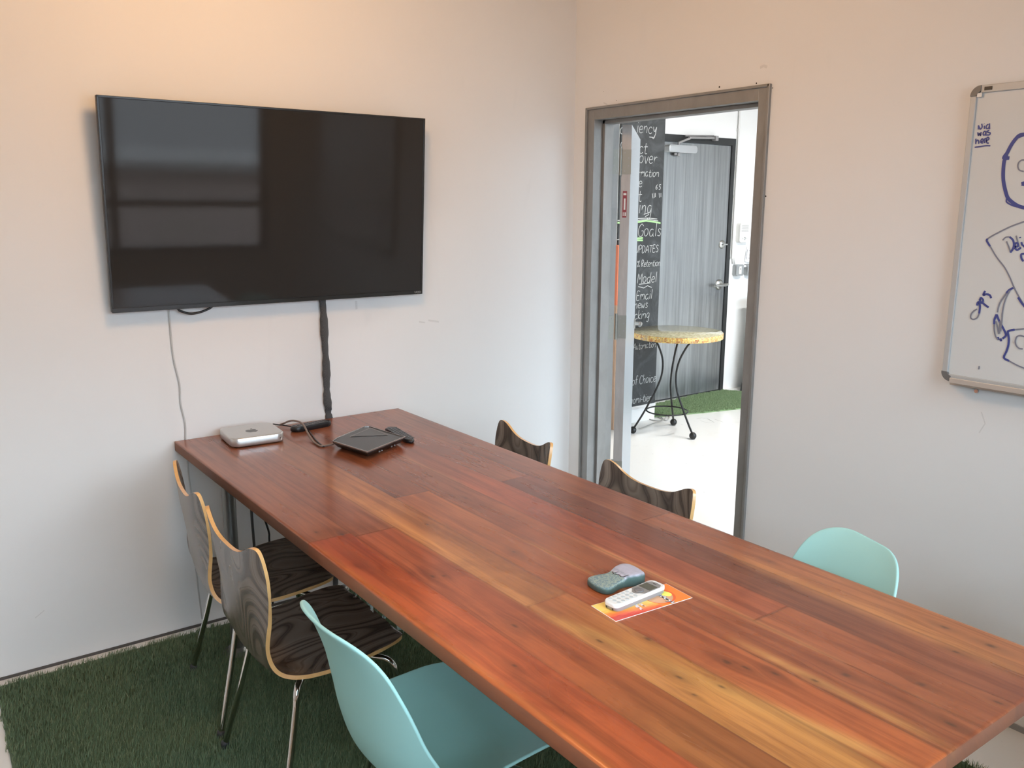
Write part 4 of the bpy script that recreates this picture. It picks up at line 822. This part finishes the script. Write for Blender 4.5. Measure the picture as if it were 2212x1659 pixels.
st=thing('ceramic_block','blue-green and lavender ceramic block behind the cordless phone','paperweight',(-1.451,-1.893,TZ),math.radians(-5)); st.scale=(.93,1,.76)
out=[(-.068,.020),(-.058,.033),(-.030,.033),(0,.027),(.030,.034),(.055,.036),(.068,.022),(.070,-.010),(.064,-.034),(.040,-.036),(.010,-.028),(-.015,-.030),(-.045,-.040),(-.062,-.034),(-.070,-.012)]
out=[tuple(p) for p in spline(out,4,True)]; rings=[]
def hz(x): return .024+.014/(1+math.exp(-(x-.008)/.007))
for s,f in ((.93,0),(1,.15),(1.0,.72),(.985,.88),(.94,.97),(.86,1.0),(.6,1.03),(.3,1.04),(.02,1.05)):
    rings.append([Vector((x*s,y*s,hz(x*s)*f)) for x,y in out])
b=MB(); b.loft(rings,0,True); b.build('block',M['stone'],parent=st)
b=MB(); 
strokes(b,[[Vector((x,y,hz(x)*1.04+.0003)) for x,y in L] for L in ([(.004,.018),(.000,.008),(.006,-.004),(.004,-.014),(.010,-.024)],[(.004,.010),(.012,.004)],[(.008,-.020),(.018,-.026)])],.0028,(0,0,1),.0005); b.build('stamped_mark',simple('brown_glaze',(.07,.04,.04),.4),parent=st)
# ---- menu card
mn=thing('menu_card','orange and red printed menu card lying under the cordless phone','card',(-1.4665,-1.9965,TZ),math.radians(-4.3))
t=NT('menu_print'); tc=t.n('ShaderNodeTexCoord'); sx=t.n('ShaderNodeSeparateXYZ',{'Vector':tc.outputs['Object']}); nz=t.noise(t.coord('Object',(20,120,1)),1.2,3,.6)
f=t.math('ADD',t.math('MULTIPLY_ADD',sx.outputs[0],2.0,.02),t.math('ADD',t.math('MULTIPLY_ADD',sx.outputs[1],12.0,.50),t.math('MULTIPLY',t.math('SUBTRACT',nz.outputs[0],.5),.35)))
t.P(Base_Color=t.ramp(f,[(0,(.62,.05,.03)),(.08,(.85,.13,.05)),(.20,(.93,.26,.05)),(.32,(.95,.46,.08)),(.45,(.95,.66,.16))]),Roughness=.3)
MB().box(-.1095,.1095,-.0435,.0435,0,.0009).build('sheet',simple('card_edge',(.82,.76,.70),.5),parent=mn)
pr=MB().box(-.1085,.022,-.0425,.0425,.0009,.0011).build('gradient_panel',t.m,parent=mn)
MB().box(.022,.1085,-.0425,.0425,.0009,.0011).build('orange_panel',simple('orange_print',(.90,.24,.035),.3),parent=mn)
b=MB(); b.prism([(.050+.037*math.cos(a),.0005+.037*math.sin(a)) for a in [k*math.pi/18 for k in range(36)]],.0011,.0013); b.build('red_ring',simple('red_print',(.80,.13,.03),.3),parent=mn)
b=MB(); b.prism([(.047+.033*math.cos(a),.0005+.033*math.sin(a)) for a in [k*math.pi/18 for k in range(36)]],.0013,.0015); b.build('tan_disc',simple('tan_print',(.66,.36,.20),.35),parent=mn)
b=MB(); b.prism([tuple(p) for p in spline([(.062,.020),(.074,.017),(.081,.004),(.080,-.008),(.070,-.013),(.062,-.006),(.057,.006)],4,True)],.0015,.0017); b.build('yellow_disc',simple('yellow_print',(.95,.90,.16),.35),parent=mn)
b=MB()
for txt,x,y,h,w_ in (('our',-.015,-.006,.0060,.0016),('Menu',-.030,-.003,.0068,.0018)):
    strokes(b,text_lines(txt,(x,y,.0011),(0,-1,0),(1,0,0),h/4,.1),w_,(0,0,1),.0003)
o=MB()
strokes(o,text_lines("Zachary's",(.050,.014,.0015),(0,-1,0),(1,0,0),.0118/7,.1),.0040,(0,0,1),.0003)
strokes(b,text_lines("Zachary's",(.050,.014,.0015),(0,-1,0),(1,0,0),.0118/7,.1),.0021,(0,0,1),.0006)
o.build('lettering_shadow',simple('navy_print',(.03,.03,.07),.5),parent=mn); b.build('lettering',simple('white_print',(.85,.85,.88),.5),parent=mn,label='white menu lettering')
# ---- cordless phone
ph=thing('cordless_phone','white and grey cordless phone handset resting on orange menu card','phone',(-1.4735,-1.9800,TZ+.0011),math.radians(3.6)); Zs=.77
L_,Wd=.164,.0435
def pr_(s,d=0): 
    P=[]
    for x,y in rrect(L_*s,Wd*s,.012,6): P.append((x,y*(1-.10*max(0,-x/(L_/2)))))
    return P
b=MB(); b.loft([[Vector((x,y,0)) for x,y in pr_(.94)],[Vector((x,y,.004)) for x,y in pr_(.985)],[Vector((x,y,.0125)) for x,y in pr_(1)]],0,True); b.build('back_shell',M['grey_plastic'],parent=ph)
b=MB(); b.loft([[Vector((x,y,.0120)) for x,y in pr_(1.006)],[Vector((x,y,.0165)) for x,y in pr_(1.006)],[Vector((x,y,.0205)) for x,y in pr_(1.006)],[Vector((x,y,.0225)) for x,y in pr_(.975)]],0,True); b.build('front_shell',M['white_plastic'],parent=ph)
b=MB(); P=[(.074,.0),(.072,.013),(.062,.0195),(.010,.0195),(.004,.012),(-.004,.006),(-.006,0),(-.004,-.006),(.004,-.012),(.010,-.0195),(.062,-.0195),(.072,-.013)]; b.prism(P,.0222,.0229); b.build('face_plate',simple('silver_face',(.33,.315,.30),.35,.4),parent=ph)
MB().box(.030,.057,-.0165,.0165,.0228,.0233).build('screen',simple('lcd',(.10,.095,.07),.15),parent=ph)
b=MB(); b.lathe([(.001,.0225),(.011,.0228),(.0105,.0250),(.006,.0252),(.001,.0242)],(.013,0,0),20); b.build('nav_pad',simple('nav_grey',(.22,.21,.21),.3,.3),parent=ph)
kb=0
for i in range(5):
    for j in range(3):
        b=MB(); x,y=-.066+i*.0135,(j-1)*.0125; b.prism([(x+.0038*math.cos(a),y+.0048*math.sin(a)) for a in [k*math.pi/6 for k in range(12)]],.0222,.0236); b.build('key',simple('key_grey',(.50,.53,.53),.4) if not kb else bpy.data.materials['key_grey'],parent=ph); kb=1
b=MB(); b.prism([(.066+.0014*math.cos(a),.005*math.sin(a)) for a in [k*math.pi/6 for k in range(12)]],.0229,.0232); b.build('earpiece',M['dark_frame'],parent=ph)
b=MB(); b.box(-.0815,-.080,.007,.011,.004,.010); b.box(-.0815,-.080,-.011,-.007,.004,.010); b.build('charge_contact',M['dark_frame'],parent=ph)
ph.scale=(1,1,.8)
# ================================================================== CLEAR PLASTIC
def film(y0,y1,x,z,h,seed,label,n=60):
    r=random.Random(seed); b=MB(); vs=[]; m=5
    for i in range(n+1):
        y=y0+(y1-y0)*i/n; hh=h*(.35+.65*abs(math.sin(i*.9+seed)))*r.uniform(.5,1.1)*math.sin(math.pi*min(1,(i+.5)/n*1.0))**.4
        for j in range(m): vs.append((x+r.uniform(-.006,.006)*(j>0)+.004*math.sin(i*1.3+j),y+r.uniform(-.002,.002),z-hh*j/(m-1)))
    b.add(vs,[(i*m+j,i*m+j+1,(i+1)*m+j+1,(i+1)*m+j) for i in range(n) for j in range(m-1)],0,True)
    return b.build('plastic_film',M['film'],label=label,cat='plastic film',group='torn clear plastic under the table edge')
film(-.82,-1.04,-1.908,.7235,.018,2,'torn clear plastic film under table edge above the first wood chair seat',40)
film(-1.24,-1.80,-1.900,.7235,.045,5,'torn clear plastic film hanging under table edge between wood chair and turquoise chair',90)
# ================================================================== OUTSIDE THE WINDOW (mirrored in the television)
b=MB(); b.box(-9,12,-16,-13,-3,.55); ex=b.build('neighbour_building',m_wall('pink_stucco',(.46,.36,.32)),label='pale pinkish stucco building outside the window',cat='building')
MB().box(-9.2,12.2,-16.2,-12.8,.55,.70).build('parapet',simple('grey_parapet',(.30,.29,.28),.8),parent=ex)
MB().box(-40,40,-60,-3.7,-3.2,-3.0).build('ground_outside',simple('asphalt',(.12,.12,.12),.9),kind='structure')
# ================================================================== LIGHT
wd=bpy.data.worlds.new('sky'); scn.world=wd; wd.use_nodes=True; nt=wd.node_tree; bg=nt.nodes['Background']
tc=nt.nodes.new('ShaderNodeTexCoord'); sp=nt.nodes.new('ShaderNodeSeparateXYZ'); nt.links.new(tc.outputs['Generated'],sp.inputs[0]); rp=nt.nodes.new('ShaderNodeValToRGB'); nt.links.new(sp.outputs[2],rp.inputs[0])
e=rp.color_ramp.elements; e[0].position=.0; e[0].color=(.16,.195,.225,1); e[1].position=.75; e[1].color=(.72,.87,1.0,1); q=e.new(.22); q.color=(.34,.42,.49,1)
nt.links.new(rp.outputs[0],bg.inputs['Color']); bg.inputs['Strength'].default_value=SKY
def area(name,loc,rot,sx,sy,power,col,portal=False):
    l=bpy.data.lights.new(name,'AREA'); l.shape='RECTANGLE'; l.size=sx; l.size_y=sy; l.energy=power; l.color=col
    if portal: l.cycles.is_portal=True
    o=bpy.data.objects.new(name,l); COL.objects.link(o); o.location=loc; o.rotation_euler=rot; return o
area('window_portal',((WX0+WX1)/2,-3.61,(WZ0+WZ1)/2),(math.radians(90),0,0),WX1-WX0,WZ1-WZ0,1,(1,1,1),True)
area('added_side_portal',(-3.57,(SY0+SY1)/2,(SZ0+SZ1)/2),(math.radians(90),0,math.radians(-90)),SY1-SY0,SZ1-SZ0,1,(1,1,1),True)  # portal of the added side window
area('hall_window_portal',((HX0+HX1)/2,-3.61,(HZ0+HZ1)/2),(math.radians(90),0,0),HX1-HX0,HZ1-HZ0,1,(1,1,1),True)
# warm lamp over the table, unseen strip light added to brighten the hall (both just above the frame)
lp=thing('pendant_lamp','warm pendant lamp hanging above the meeting table','lamp',(LX,LY,LZ))
b=MB(); b.lathe([(.030,.12),(.14,.0),(.143,.0),(.034,.125),(.030,.125)],n=32); b.build('lamp_shade',M['dark_frame'],parent=lp)
MB().tube([(0,0,.12),(0,0,ZC-LZ)],.004,8).build('cord',M['black'],parent=lp)
l=bpy.data.lights.new('warm_bulb','POINT'); l.energy=WARM; l.color=WCOL; l.shadow_soft_size=.22; o=bpy.data.objects.new('warm_bulb',l); COL.objects.link(o); o.location=(LX,LY,LZ-.05)
fx=thing('added_hall_light','added unseen ceiling light that brightens the hall','lamp',(2.6,-.6,ZC))
MB().box(-.9,.9,-.10,.10,-.06,0).build('housing',M['white_plastic'],parent=fx)
area('hall_fill',(2.6,-.6,ZC-.07),(0,0,0),1.7,.16,HALL,(1,.98,.95))
# ================================================================== CAMERA
cd=bpy.data.cameras.new('camera'); cam=bpy.data.objects.new('camera',cd); COL.objects.link(cam); scn.camera=cam
r,d,f=RM[0],RM[1],RM[2]
cam.matrix_world=Matrix(((r[0],-d[0],-f[0],CAM[0]),(r[1],-d[1],-f[1],CAM[1]),(r[2],-d[2],-f[2],CAM[2]),(0,0,0,1)))
cd.sensor_width=36; cd.sensor_fit='HORIZONTAL'; cd.lens=36*F_PX/2212; cd.clip_start=.02
scn.view_settings.view_transform='Standard'; scn.view_settings.look='None'; scn.view_settings.gamma=1; scn.view_settings.use_curve_mapping=False; scn.view_settings.exposure=EXPO
scn.cycles.use_denoising=True; scn.cycles.max_bounces=6; scn.cycles.diffuse_bounces=4; scn.cycles.glossy_bounces=3; scn.cycles.use_adaptive_sampling=True; scn.cycles.adaptive_threshold=.10; scn.cycles.adaptive_min_samples=20; scn.cycles.sample_clamp_indirect=6; scn.cycles.caustics_reflective=False; scn.cycles.caustics_refractive=False
